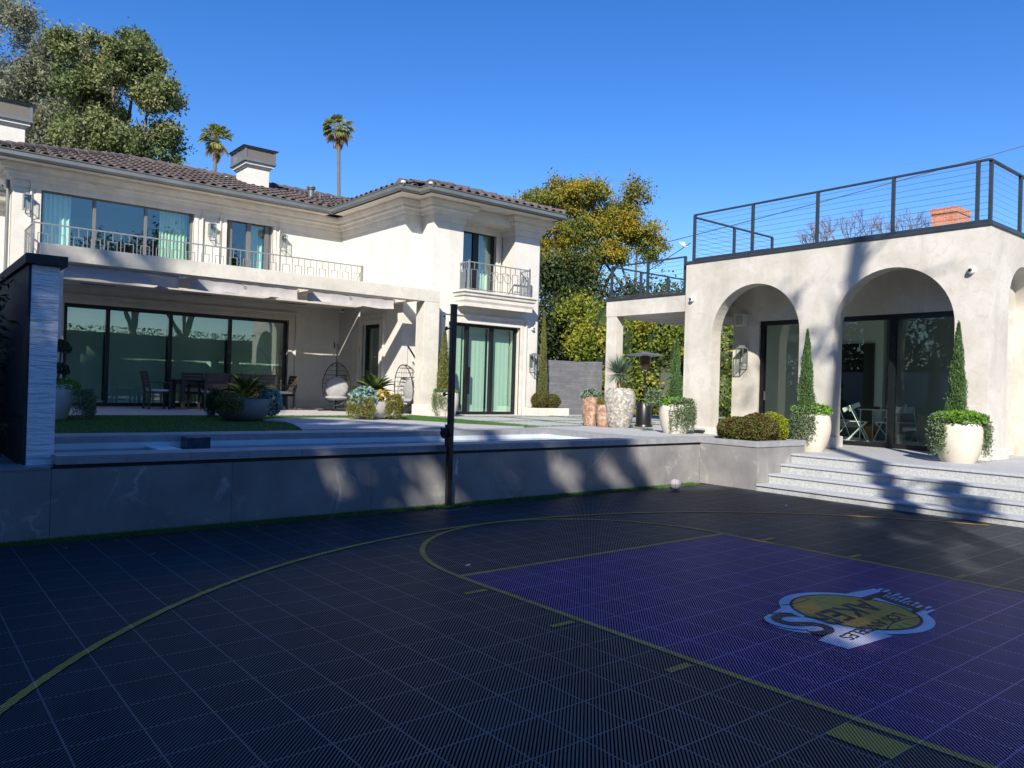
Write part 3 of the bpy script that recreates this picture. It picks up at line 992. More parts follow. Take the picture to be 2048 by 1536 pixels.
# rooms behind the glass (real spaces with floor, walls, ceiling)
mb = MB()
mb.box(-2.9, 5.0, 22.25, 27, ZT - .05, ZT - .01)
mb.box(-2.9, 5.0, 27, 27.1, ZT, 3.7)
mb.box(-2.94, -2.9, 22.2, 27, ZT, 6.3)
mb.box(-2.9, 5.0, 22.21, 27, 3.62, 3.98)
mb.box(-2.9, 5.0, 27, 27.1, 4.0, 6.3)
mb.box(1.2, 1.25, 22.21, 27, 4.0, 6.3)
mb.box(-2.9, 5.0, 22.21, 27, 6.3, 6.35)
mb.box(5.05, 5.09, 22.2, 27, ZT, 6.3)
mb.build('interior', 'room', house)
mb = MB()
mb.box(5.42, 9.0, 18.52, 23, ZT - .05, ZT - .01)
mb.box(5.42, 9.0, 23, 23.1, ZT, 6.3)
mb.box(5.42, 9.0, 18.52, 23, 3.62, 4.08)
mb.box(5.42, 9.0, 18.52, 23, 6.3, 6.35)
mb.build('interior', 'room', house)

# roofs: barrel tiles laid in columns
def roof_plane(mb, base, O, U, V, cols, pitch=.27, tl=.40):
    """cols: list of (u, v0, v1) from eave point O; U along the eave, V up the slope (unit)"""
    O, U, V = Vector(O), Vector(U), Vector(V)
    Nn = U.cross(V).normalized()
    if Nn.z < 0: Nn = -Nn
    rr = random.Random(len(cols))
    for u, v0, v1 in cols:
        v = v0
        while v < v1 - .05:
            e = min(v + tl + .05, v1 + .06)
            r0, r1 = .092, .074
            lift0, lift1 = .030 + rr.uniform(0, .008), .008
            jit = rr.uniform(-.006, .006)
            base_i = len(mb.v)
            for vv, r, lf in ((v, r0, lift0), (e, r1, lift1)):
                for k in range(7):
                    a = math.pi * k / 6
                    p = O + U * (u + jit + r * math.cos(a)) + V * vv + Nn * (lf + r * .8 * math.sin(a))
                    mb.v.append(tuple(p))
                for k in range(7):
                    a = math.pi * k / 6
                    p = O + U * (u + jit + (r - .018) * math.cos(a)) + V * vv + Nn * (lf + (r - .018) * .8 * math.sin(a))
                    mb.v.append(tuple(p))
            for k in range(6):
                b_ = base_i
                mb.f.append((b_ + k, b_ + k + 1, b_ + 14 + k + 1, b_ + 14 + k))
                mb.f.append((b_ + 7 + k, b_ + 14 + 7 + k, b_ + 14 + 7 + k + 1, b_ + 7 + k + 1))
                mb.f.append((b_ + k, b_ + 7 + k, b_ + 7 + k + 1, b_ + k + 1))
            # pan tile in the trough
            b_ = len(mb.v)
            for vv, lf in ((v, .012), (e, -.004)):
                for k in range(4):
                    a = math.pi * k / 3
                    p = O + U * (u + pitch / 2 + .09 * math.cos(a)) + V * vv + Nn * (lf + .05 - .05 * math.sin(a))
                    mb.v.append(tuple(p))
            for k in range(3): mb.f.append((b_ + k, b_ + k + 1, b_ + 5 + k, b_ + 4 + k))
            v += tl
S = .333
cs = 1 / math.sqrt(1 + S * S)
EZ = 6.56      # eave height of the tiles
tile = MB()
under = MB()
# main block: eave y=21.2, x -3.95 .. runs into the wing
cols = []
u = .15
L = 3.8
while u < 11.0:
    x = -3.95 + u
    top = min(u, L)
    st0 = max(0, x - 4.4)
    if top > .1 and st0 < top and x < 7.2: cols.append((u, st0 / cs, top / cs))
    u += .27
roof_plane(tile, under, (-3.95, 21.2, EZ), (1, 0, 0), (0, cs, S * cs), cols)
# left hip slope of the main block (facing -x)
cols = []
u = .2
while u < 7.6:
    cols.append((u, 0, min(u, 7.6 - u, 3.8) / cs)); u += .27
roof_plane(tile, under, (-3.95, 21.2, EZ), (0, 1, 0), (cs, 0, S * cs), cols)
# wing, slope facing -x
cols = []
u = .12
while u < 8:
    y = 17.38 + u
    st0 = max(0, y - 21.2)
    top = min(u + .35, 2.77)
    if st0 < top: cols.append((u, st0 / cs, top / cs))
    u += .27
roof_plane(tile, under, (4.4, 17.38, EZ), (0, 1, 0), (cs, 0, S * cs), cols)
# small jog and the front slope
roof_plane(tile, under, (4.4, 17.38, EZ), (1, 0, 0), (0, cs, S * cs), [(.15, 0, .12), (.42, 0, .4)])
cols = []
u = .1
while u < 4.6:
    cols.append((u, 0, min(u + .05, 4.62 - u, 2.3) / cs)); u += .27
roof_plane(tile, under, (4.98, 16.93, EZ), (1, 0, 0), (0, cs, S * cs), cols)
# hips and ridges
def ridge(mb, a, b, r=.11):
    a, b = Vector(a), Vector(b)
    n = max(1, int((b - a).length / .38))
    for i in range(n):
        p = a.lerp(b, i / n); q = a.lerp(b, (i + 1.12) / n)
        mb.tube([p + Vector((0, 0, .05)), q + Vector((0, 0, .03))], [r, r * .82], 10)
ridge(tile, (-3.95, 21.2, EZ), (-.15, 25.0, EZ + 3.8 * S))
ridge(tile, (-.15, 25.0, EZ + 3.8 * S), (7.2, 25.0, EZ + 3.8 * S))
ridge(tile, (4.98, 16.93, EZ), (7.25, 19.2, EZ + 2.27 * S))
ridge(tile, (9.60, 16.93, EZ), (7.3, 19.2, EZ + 2.27 * S))
ridge(tile, (4.4, 17.38, EZ), (4.98, 17.9, EZ + .16))
ridge(tile, (7.28, 19.25, EZ + 2.3 * S), (7.28, 25, EZ + 2.35 * S))
rf = tile.build('roof', 'tile', house, smooth=True)
h1 = EZ - .01
k1 = h1 + 3.8 * S
under = MB()
under.add([(-3.95, 21.2, h1), (4.4, 21.2, h1), (7.2, 24.0, h1 + 2.8 * S), (8.2, 25.0, k1), (-.15, 25.0, k1)], [(0, 1, 2, 3, 4)])
under.add([(-3.95, 21.2, h1), (-.15, 25, k1), (-3.95, 28.8, h1)], [(0, 1, 2)])
under.add([(-3.95, 28.8, h1), (-.15, 25, k1), (8.2, 25, k1), (8.2, 28.8, h1)], [(0, 1, 2, 3)])
k2 = h1 + 2.3 * S
under.add([(4.4, 21.2, h1), (4.4, 17.38, h1), (4.98, 17.5, h1 + .12), (7.28, 19.2, k2), (7.28, 25, k2), (7.2, 24.0, h1 + 2.8 * S - .06)], [(0, 1, 2, 3, 4, 5)])
under.add([(4.4, 17.38, h1), (4.98, 17.38, h1), (4.98, 17.52, h1 + .05)], [(0, 1, 2)])
under.add([(4.98, 16.93, h1), (9.60, 16.93, h1), (7.3, 19.2, k2), (7.25, 19.2, k2)], [(0, 1, 2, 3)])
under.add([(4.98, 16.93, h1), (7.25, 19.2, k2), (4.98, 17.6, h1 + .15)], [(0, 1, 2)])
under.add([(9.60, 16.93, h1), (9.60, 28, h1), (7.3, 28, k2), (7.3, 19.2, k2)], [(0, 1, 2, 3)])
under.build('underlay', 'tiledark', rf)
mo = MB()
for c in ((-3.9, 21.25, EZ + .05), (4.46, 17.36, EZ + .06), (5.02, 16.95, EZ + .06), (9.54, 16.97, EZ + .05)):
    MB().ell(c, (.07, .07, .05), 8, 5).build('mortar', 'mortar', rf)
rnd = random.Random(3)
for i in range(16):
    t = i / 16
    MB().ell((-.15 + 7.2 * t + rnd.uniform(-.1, .1), 24.86, EZ + 3.8 * S + .0), (rnd.uniform(.05, .16), .04, .03), 8, 5).build('mortar', 'mortar', rf)
for i in range(4):
    MB().ell((5.3 + i * .6, 17.2 + i * .62, EZ + .1 + i * .2), (.06, .05, .03), 8, 5).build('mortar', 'mortar', rf)

# gutter, soffit, cornice follow the walls
gpath = [(-3.95, 28), (-3.95, 21.2), (4.4, 21.2), (4.4, 17.38), (4.98, 17.38), (4.98, 16.93), (9.60, 16.93), (9.60, 24)]
gprof = [(-.11, EZ - .14), (-.02, EZ - .14), (.025, EZ - .09), (.025, EZ - .01), (.05, EZ + .015), (.05, EZ + .03), (-.11, EZ + .03)]
# path runs so that "right" is outward: reverse for the house
MB().sweep(gpath, [(-o, z) for o, z in gprof][::-1] if False else gprof).build('gutter', 'gutter', house, bevel=.004)
so = MB()
so.box(-3.9, 4.4, 21.24, 21.895, ZW - .0, ZW + .05)
so.box(-3.9, -3.255, 21.895, 28, ZW, ZW + .05)
so.box(4.42, 5.095, 17.42, 21.24, ZW, ZW + .05)
so.box(5.02, 9.56, 16.97, 17.42, ZW, ZW + .05)
so.box(5.095, 9.56, 17.42, 18.28, ZW + .002, ZW + .05)
so.box(9.325, 9.56, 18.28, 24, ZW, ZW + .05)
so.build('soffit', 'lime', house)
wp = [(-3.25, 28), (-3.25, 21.9), (5.1, 21.9), (5.1, 18.25), (5.62, 18.25), (5.62, 17.68), (6.58, 17.68), (6.58, 18.30), (8.39, 18.30), (8.39, 17.68), (9.32, 17.68), (9.32, 24)]
zc = ZW
cprof = [(-.02, zc - .50), (.035, zc - .50), (.05, zc - .40), (.05, zc - .34), (.11, zc - .33), (.13, zc - .24), (.2, zc - .22), (.2, zc - .15), (.27, zc - .14), (.31, zc - .05), (.31, zc - .002), (-.02, zc - .002)]
MB().sweep(wp, cprof).build('cornice', 'lime', house)
# left lower eave
MB().sweep([(-9, 22.9), (-3.3, 22.9)], [(-.02, 5.45), (.1, 5.5), (.14, 5.62), (.34, 5.66), (.4, 5.8), (.45, 5.82), (.45, 5.9), (-.02, 5.9)]).build('cornice', 'lime', house)
MB().sweep([(-9, 22.45), (-3.4, 22.45)], [(-.1, 5.86), (.05, 5.86), (.08, 5.95), (.08, 5.99), (-.1, 5.99)]).build('gutter', 'gutter', house)
MB().tube([(9.42, 17.62, 6.4), (9.42, 17.62, 6.2), (9.36, 17.74, 6.1), (9.36, 17.74, ZT)], .035, 10).build('downspout', 'gutter', house, smooth=True)
MB().tube([(-3.33, 22.2, 6.3), (-3.33, 22.2, ZT)], .04, 10).build('downspout', 'gutter', house, smooth=True)

# windows and doors of the house --------------------------------------------
def window(parent, name, axis, p, u0, u1, z0, z1, mull, fr='bronze', fw=.06, depth=.08, glass='glass', bottom=None, rails=(), outw=-1, mw=None, label=None, two=False):
    """frame in the plane axis=p; panes as sub-parts"""
    mb = MB()
    mw = mw or fw
    b = bottom if bottom is not None else fw
    def bx(a, c, d, e, t0=0, t1=1):
        q0, q1 = p + depth * t0, p + depth * t1
        if axis == 'y': mb.box(a, c, q0, q1, d, e)
        else: mb.box(q0, q1, a, c, d, e)
    bx(u0, u0 + fw, z0, z1)
    bx(u1 - fw, u1, z0, z1)
    bx(u0 + fw, u1 - fw, z1 - fw, z1)
    bx(u0 + fw, u1 - fw, z0, z0 + b)
    for m in mull: bx(m - mw / 2, m + mw / 2, z0 + b, z1 - fw, .0, 1.0)
    for r in rails: bx(u0 + fw, u1 - fw, r - .02, r + .02, .05, .95)
    f = mb.build(name, fr, parent, bevel=.003)
    edges = [u0 + fw] + [q for m in mull for q in (m - mw / 2, m + mw / 2)] + [u1 - fw]
    for i in range(0, len(edges), 2):
        a, c = edges[i], edges[i + 1]
        g = MB()
        off = depth * (.35 + .12 * (i % 4 == 0))
        if axis == 'y': g.box(a, c, p + off, p + off + .012, z0 + b, z1 - fw)
        else: g.box(p + off, p + off + .012, a, c, z0 + b, z1 - fw)
        g.build('pane', glass, f)
    return f

def surround(parent, axis, p, u0, u1, z0, z1, wd=.17, out=.05, sill=False, s=-1):
    mb = MB()
    for k, (a, o) in enumerate(((wd, out * .55), (wd * .55, out), (wd * .16, out * 1.35))):
        lo = 0 if k == 0 else (0.0)
        q0, q1 = (p + s * o, p + .02 * -s * 0 + .0)
        q0, q1 = sorted((p + s * o, p + s * .0005))
        i0, i1 = u0 - a, u1 + a
        if k == 2: i0, i1 = u0 - wd, u1 + wd
        if k < 2:
            rs = ((i0, u0, z0, z1 + a), (u1, i1, z0, z1 + a), (u0, u1, z1, z1 + a))
        else:
            e = wd * .18
            rs = ((u0 - wd - e, u0 - wd, z0, z1 + wd + e), (u1 + wd, u1 + wd + e, z0, z1 + wd + e), (u0 - wd, u1 + wd, z1 + wd, z1 + wd + e))
        for a0, a1, c0, c1 in rs:
            if axis == 'y': mb.box(a0, a1, q0 - .0007 * k, q1, c0, c1)
            else: mb.box(q0 - .0007 * k, q1, a0, a1, c0, c1)
    return mb.build('surround', 'lime', parent)

f = window(house, 'sliding_window', 'y', 21.96, *O_slide[:2], ZT, 3.30, (-1.16, .33, 1.88), 'bronze', .09, .1, bottom=.1, mw=.085)
surround(house, 'y', 21.9, *O_slide[:2], ZT, 3.30, .2, .05)
f = window(house, 'wide_window', 'y', 21.98, *O_up[:2], O_up[2], O_up[3], (-1.54, -.36), 'greyframe', .06, .1, mw=.07)
surround(house, 'y', 21.9, *O_up[:2], 4.0, O_up[3], .19, .05)
f = window(house, 'french_door', 'y', 21.98, *O_fr[:2], O_fr[2], O_fr[3], (1.79, 2.31, 2.83), 'greyframe', .05, .1, mw=.12)
surround(house, 'y', 21.9, *O_fr[:2], 4.0, O_fr[3], .16, .05)
f = window(house, 'patio_door', 'x', 5.16, *O_door[:2], ZT, 3.22, (), 'bronze', .1, .08)
MB().box(5.1, 5.15, 19.52, 19.55, 1.75, 1.9).build('handle', 'steel', f)
surround(house, 'x', 5.1, *O_door[:2], ZT, 3.22, .2, .05)
f = window(house, 'folding_door', 'y', 17.80, *O_bi[:2], ZT, 3.28, (6.9, 7.75), 'bronze', .075, .1, bottom=.08, mw=.10)
MB().box(6.95, 6.985, 17.76, 17.80, 1.35, 2.1).build('handle', 'black', f)
surround(house, 'y', 17.68, *O_bi[:2], ZT, 3.28, .2, .05)
f = window(house, 'french_door', 'y', 18.36, *O_jd[:2], O_jd[2], O_jd[3], (7.5,), 'bronze', .09, .08, mw=.19)
surround(house, 'y', 18.30, *O_jd[:2], 4.1, O_jd[3], .14, .04)
# rosette over the french door
MB().ell((2.31, 21.83, 6.13), (.06, .03, .05), 12, 8).build('rosette', 'lime', house, smooth=True)

# curtains and blinds
def curtain(x0, x1, y, z0, z1, amp=.035, n=9, mat='curtain'):
    mb = MB()
    k = n * 8
    vs = []
    rr = random.Random(int(x0 * 100))
    ph = rr.uniform(0, 6)
    for i in range(k + 1):
        t = i / k
        a = amp * math.sin(2 * math.pi * n * t + ph + .8 * math.sin(5 * t))
        b = amp * 1.2 * math.sin(2 * math.pi * n * t + ph + 1.2 * math.sin(4 * t) + .3)
        vs += [(x0 + (x1 - x0) * t, y + a * .7, z1), (x0 + (x1 - x0) * t, y + b, z0)]
    mb.add(vs, [(2 * i, 2 * i + 2, 2 * i + 3, 2 * i + 1) for i in range(k)])
    return mb.build('curtain', mat, house, smooth=True)
curtain(-2.6, -2.0, 22.32, 4.05, 5.95, n=6)
curtain(.05, .75, 22.32, 4.05, 5.95, n=8)
curtain(2.35, 2.85, 22.3, 4.0, 5.95, n=5)
curtain(7.62, 8.1, 18.62, 4.1, 5.95, n=5)
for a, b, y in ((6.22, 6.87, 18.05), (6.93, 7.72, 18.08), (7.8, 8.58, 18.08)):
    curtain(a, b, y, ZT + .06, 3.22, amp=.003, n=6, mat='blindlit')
for a, b in ((-2.05, -1.2), (-1.12, .3), (.36, 1.84), (1.92, 3.42)):
    MB().box(a, b, 22.28, 22.29, ZT + .05, 3.24).build('blind', 'blind', house)

# chimneys and vent
def chimney(x0, x1, y0, y1, zb, zt, h=.42):
    c = MB().box(x0, x1, y0, y1, zb, zt).build('chimney', 'stucco', house)
    m = MB()
    m.box(x0 - .04, x1 + .04, y0 - .04, y1 + .04, zt, zt + .05).box(x0 - .10, x1 + .10, y0 - .10, y1 + .10, zt + .05, zt + .13)
    m.build('chimney_cornice', 'mortar', c)
    m = MB()
    X0, X1, Y0, Y1 = x0 - .16, x1 + .16, y0 - .16, y1 + .16
    a = zt + .13
    m.box(X0, X1, Y0, Y1, a, a + .06).box(X0 + .02, X1 - .02, Y0 + .02, Y1 - .02, a + .06, a + .09)
    for px in (X0 + .02, X1 - .08):
        for py in (Y0 + .02, Y1 - .08):
            m.box(px, px + .06, py, py + .06, a + .09, a + .09 + h)
    ym = (Y0 + Y1) / 2
    for px in (X0 + .02, X1 - .07): m.box(px, px + .05, ym - .025, ym + .025, a + .09, a + .09 + h)
    m.box(X0 + .0, X1, Y0, Y1, a + .09 + h, a + .13 + h)
    zt2 = a + .13 + h
    m.add([(X0 - .06, Y0 - .06, zt2), (X1 + .06, Y0 - .06, zt2), (X1 + .06, Y1 + .06, zt2), (X0 - .06, Y1 + .06, zt2), (X0 + .3, (Y0 + Y1) / 2, zt2 + .06), (X1 - .3, (Y0 + Y1) / 2, zt2 + .06)],
          [(0, 1, 5, 4), (1, 2, 5), (2, 3, 4, 5), (3, 0, 4), (0, 3, 2, 1)])
    m.build('chimney_cap', 'gutter', c)
    MB().box(x0 + .12, x1 - .12, y0 + .12, y1 - .12, zt + .13, a + .34).build('flue', 'conc', c)
    e = .035
    MB().box(X0 + e, X1 - e, Y0 + e, Y0 + e + .004, a + .09, a + .09 + h).box(X0 + e, X0 + e + .004, Y0 + e + .004, Y1 - e, a + .09, a + .09 + h).box(X1 - e - .004, X1 - e, Y0 + e + .004, Y1 - e, a + .09, a + .09 + h).build('spark_screen', 'screen', c)
chimney(2.77, 3.43, 23.5, 24.45, 7.0, 7.93, .30)
chimney(-4.3, -2.82, 24.0, 25.0, 7.0, 7.86, .34)
vp = MB().tube([(4.75, 23.4, 7.1), (4.75, 23.4, 7.58)], .085, 14).tube([(4.75, 23.4, 7.10), (4.75, 23.4, 7.32)], .12, 14).tube([(4.75, 23.4, 7.58), (4.75, 23.4, 7.60)], .13, 14).tube([(4.75, 23.4, 7.63), (4.75, 23.4, 7.66)], .13, 14).tube([(4.75, 23.4, 7.6), (4.75, 23.4, 7.65)], .06, 10)
vp.tube([(5.05, 23.4, 7.1), (5.05, 23.4, 7.52)], .025, 8)
vp.build('roof_vent', 'gutter', house, smooth=True)

# balcony slab with its moulded edge
MB().box(-3.05, 5.095, 20.57, 21.895, 3.76, 3.98).build('balcony', 'lime', house)
bal = house.children[-1] if False else [c for c in house.children if c.name.startswith('balcony')][0]
MB().sweep([(-3.05, 21.89), (-3.05, 20.57), (5.09, 20.57)], [(.0005, 3.70), (.05, 3.72), (.07, 3.80), (.13, 3.84), (.17, 3.92), (.2, 3.94), (.2, 4.03), (.0005, 4.03)]).build('edge_moulding', 'lime', bal)
MB().box(-3.2, -2.9, 21.0, 21.9, 3.3, 3.75).build('bracket', 'lime', bal)

def keyrail(mb, x0, x1, p, zb, zt, axis='y', n=None):
    L = abs(x1 - x0)
    n = n or max(2, round(L / .345))
    st_ = (x1 - x0) / n
    w2 = .007
    def V(u, a, b, r=w2):
        if axis == 'y': mb.box(u - r, u + r, p - r, p + r, a, b)
        else: mb.box(p - r, p + r, u - r, u + r, a, b)
    def H(a, b, z, r=w2):
        a, b = sorted((a, b))
        if axis == 'y': mb.box(a, b, p - r * .9, p + r * .9, z - r, z + r)
        else: mb.box(p - r * .9, p + r * .9, a, b, z - r, z + r)
    H(x0, x1, zt, .015)
    H(x0, x1, zb + .05, .012)
    h = zt - zb
    for i in range(n + 1):
        V(x0 + st_ * i, zb + .062, zt - .02)
    for i in range(n):
        c = x0 + st_ * (i + .5)
        q = abs(st_) * .27
        V(c - q, zb + .062, zt - h * .24)
        V(c + q, zb + .062, zt - h * .24)
        H(c - q + w2, c + q - w2, zt - h * .24 - w2)
        V(c, zt - h * .24, zt - .02)
        V(c - q * .0, zb + .062, zb + h * .3) if i % 1 == 5 else None
mb = MB()
keyrail(mb, -3.0, 5.08, 20.50, 4.03, 4.90)
keyrail(mb, 20.52, 21.88, -3.0, 4.03, 4.90, 'x')
for q in ((-3.0, 20.5), (1.05, 20.5), (5.05, 20.5)):
    mb.box(q[0] - .02, q[0] + .02, q[1] - .02, q[1] + .02, 4.03, 4.93)
mb.build('balcony_railing', 'railgrey', house)
# juliet balcony
jb = MB().box(6.42, 8.70, 17.30, 17.678, 3.80, 3.98).build('juliet_balcony', 'lime', house)
MB().sweep([(6.40, 17.678), (6.40, 17.28), (8.72, 17.28), (8.72, 17.678)], [(.0005, 3.70), (.02, 3.70), (.02, 3.8), (.05, 3.86), (.05, 3.95), (.09, 3.98), (.1, 4.05), (.14, 4.07), (.14, 4.12), (-.2, 4.12), (-.2, 4.0), (.0005, 4.0)]).build('edge_moulding', 'lime', jb)
mb = MB()
keyrail(mb, 6.5, 8.62, 17.27, 4.12, 4.88)
keyrail(mb, 17.29, 17.67, 6.5, 4.12, 4.88, 'x', 2)
keyrail(mb, 17.29, 17.67, 8.62, 4.12, 4.88, 'x', 2)
for q in (6.5, 8.62): mb.box(q - .02, q + .02, 17.25, 17.29, 4.12, 4.93)
# central ornament
for cx in (7.3, 7.56, 7.82):
    vs = [(cx + .12 * math.cos(a * math.pi / 8), 17.262, 4.55 + .12 * math.sin(a * math.pi / 8)) for a in range(17)]
    mb.tube(vs, .008, 5)
mb.build('juliet_railing', 'railgrey', jb)
# linear heaters in the covered ceiling
for x, y in ((-1.55, 21.3), (.75, 21.3), (3.35, 21.3)):
    v = MB().box(x - .38, x + .38, y - .1, y + .1, 3.735, 3.758)
    v.build('ceiling_heater', 'bronze', house)
MB().box(-3.0, 5.09, 20.6, 21.88, 3.738, 3.757).build('patio_ceiling', 'lime', house)
MB().box(4.99, 5.07, 21.3, 21.5, 1.6, 1.78).build('outlet_box', 'steel', house)
MB().box(-3.24, 5.09, 21.86, 21.899, ZT, ZT + .26).build('base_moulding', 'lime', house) if False else None
mb = MB()
for q in ((-3.24, -2.4, 21.865, 21.899, ZT, ZT + .25), (3.76, 5.06, 21.865, 21.899, ZT, ZT + .25), (5.065, 5.099, 18.28, 19.13, ZT, ZT + .25), (5.065, 5.099, 20.62, 21.86, ZT, ZT + .25),
          (5.12, 5.6, 18.215, 18.249, ZT, ZT + .25), (8.9, 9.3, 17.645, 17.679, ZT, ZT + .12)):
    MB().box(*q).build('base_moulding', 'lime', house)

# ================================================================ PERGOLA, AWNINGS
pg = thing('pergola', 'pale plaster pergola with square posts and a long front beam before the patio', 'pergola', (1, 17.3, ZT))
MB().box(-3.32, 5.49, 17.10, 17.42, 3.68, 3.98).build('beam', 'conc', pg, bevel=.006)
for x0, x1 in ((5.04, 5.488), (-3.30, -2.93)):
    po = MB().box(x0, x1, 17.104, 17.50, ZT, 3.679).build('post', 'conc', pg, bevel=.006)
    MB().box(x0 - .03, x1 + .03, 17.074, 17.53, ZT, ZT + .28).build('plinth', 'lime', po, bevel=.006)
for x in (-.43, 2.28, 4.93):
    MB().box(x - .09, x + .09, 17.421, 20.36, 3.70, 3.90).build('rafter', 'conc', pg)
for k, (a, b) in enumerate(((-2.85, -.56), (-.30, 2.15), (2.41, 4.80))):
    aw = thing('awning', ('leftmost grey fabric awning under the pergola beam, dappled with tree shade', 'middle grey fabric awning between two pergola rafters', 'rightmost grey fabric awning, ending next to the pergola post')[k], 'awning', ((a + b) / 2, 17.6, 3.5), group='retractable awnings under the pergola')
    mb = MB()
    nx, nz = 36, 8
    rr = random.Random(k + 5)
    ph = [rr.uniform(0, 6) for _ in range(4)]
    vs = []
    for j in range(nz + 1):
        for i in range(nx + 1):
            u = a + (b - a) * i / nx
            t = j / nz
            y = 18.22 + .012 * math.sin(3.1 * u + ph[0]) * t + .004 * math.sin(11 * u + ph[1] + 2 * t) + .02 * math.sin(math.pi * t) + .002 * math.sin(23 * u + ph[2])
            z = 3.775 - .26 * t - .012 * math.sin(6 * u + ph[3]) * t
            vs.append((u, y, z))
    mb.add(vs, [(j * (nx + 1) + i, j * (nx + 1) + i + 1, (j + 1) * (nx + 1) + i + 1, (j + 1) * (nx + 1) + i) for j in range(nz) for i in range(nx)])
    mb.build('valance', 'fabric', aw, smooth=True)
    mb = MB()
    vs = []
    for j in range(13):
        for i in range(13):
            u = a + (b - a) * i / 12; y = 18.24 + 2.2 * j / 12
            vs.append((u, y, 3.775 - .03 * math.sin(math.pi * (j % 4) / 4) - .01 * math.sin(7 * u + j)))
    mb.add(vs, [(j * 13 + i, j * 13 + i + 1, (j + 1) * 13 + i + 1, (j + 1) * 13 + i) for j in range(12) for i in range(12)])
    mb.build('shade_cloth', 'cloth', aw, smooth=True)
    mb = MB().tube([(a, 18.21, 3.785), (b, 18.21, 3.785)], .018, 8)
    mb.build('front_rod', 'steel', aw, smooth=True)
    x = (a + b) / 2 - .1
    pm_ = MB().tube([(x + .03 * math.cos(t * .5), 18.17, 3.74 + .03 * math.sin(t * .5)) for t in range(13)], .006, 5)
    pm_.build('pull_ring', 'railgrey', aw)

# ================================================================ CABANA
cb = thing('pavilion', 'cream plaster pavilion with two round arches and a roof terrace', 'pavilion', (8.7, 8.7, ZD))
def arch(u0, u1, zs, n=28):
    """points over an arch from u0 to u1, springing at zs"""
    c = (u0 + u1) / 2; r = (u1 - u0) / 2
    return [(c - r * math.cos(math.pi * i / n), zs + r * math.sin(math.pi * i / n)) for i in range(n + 1)]
a2 = arch(6.08, 8.25, 2.87)
a1 = arch(8.97, 11.08, 2.85)
poly = [(5.55, ZD), (6.08, ZD)] + a2 + [(8.25, ZD), (8.97, ZD)] + a1 + [(11.08, ZD), (11.83, ZD), (11.83, 4.50), (5.55, 4.50)]
MB().prism(poly, 0, 8.70, 9.03).build('arcade_wall', 'cabana', cb)
# side wall with its blind arch niche
na = arch(9.55, 10.95, 3.28)
poly = [(9.031, ZD), (9.55, ZD)] + na + [(10.95, ZD), (15.5, ZD), (15.5, 4.50), (9.031, 4.50)]
MB().prism(poly, 1, 5.55, 5.88).build('side_wall', 'cabana', cb)
MB().box(9.031, 15.5, 5.881, 6.08, ZD, 4.2).build('side_wall', 'cabana', cb)
# end wall of the porch with its narrow arch
ea = arch(9.12, 10.62, 3.0, 24)
poly = [(9.031, ZD), (9.12, ZD)] + ea + [(10.62, ZD), (11.2, ZD), (11.2, 4.2), (9.031, 4.2)]
MB().prism(poly, 1, 11.60, 11.828).build('end_wall', 'cabana', cb)
mb = MB()
O_c = (6.22, 10.80, ZD, 3.26)
wall(mb, 'x', 10.1, 10.3, 6.081, 11.499, ZD, 4.199, [O_c])
mb.build('inner_wall', 'cabana', cb)
MB().box(9.031, 15.5, 5.881, 11.829, 4.201, 4.498).build('roof', 'cabana', cb)
MB().box(9.032, 10.099, 6.082, 11.498, 4.15, 4.2).build('porch_ceiling', 'roomwhite', cb)
# room inside
mb = MB()
mb.box(10.31, 15.2, 11.38, 11.48, ZD, 4.15)
mb.box(15.2, 15.3, 6.09, 11.7, ZD, 4.15)
mb.box(10.31, 15.2, 6.09, 6.12, ZD, 4.15)
mb.box(10.31, 15.2, 6.12, 11.37, 4.1, 4.15)
mb.box(13.2, 13.35, 9.4, 11.37, ZD, 4.1)
mb.build('room_wall', 'roomwhite', cb)
MB().box(10.302, 15.2, 6.12, 11.37, ZD + .001, ZD + .02).build('room_floor', 'roomfloor', cb)
MB().box(15.12, 15.19, 7.2, 8.3, ZD + .02, 2.9).build('room_door', 'bronze', cb)
MB().box(13.12, 13.19, 9.6, 10.6, ZD + .02, 2.9).build('room_door', 'bronze', cb)
# plinths
for y0, y1 in ((5.50, 6.13), (8.20, 9.02), (11.03, 11.87)):
    MB().box(8.65, 9.08, y0, y1, ZD, ZD + .235).build('plinth', 'plinth', cb, bevel=.02)
for q in ((9.081, 9.60, 5.50, 5.549, ZD, ZD + .2), (9.605, 10.895, 5.83, 5.8805, ZD, ZD + .2), (10.9, 15.5, 5.50, 5.549, ZD, ZD + .2)):
    MB().box(*q).build('plinth', 'plinth', cb, bevel=.01)
window(cb, 'sliding_door', 'x', 10.16, O_c[0], O_c[1], ZD, 3.26, (7.8, 9.28), 'bronze', .1, .1, glass='glassc', bottom=.09, mw=.12)
MB().box(10.13, 10.158, 10.62, 10.66, 1.45, 1.65).build('handle', 'steel', cb)
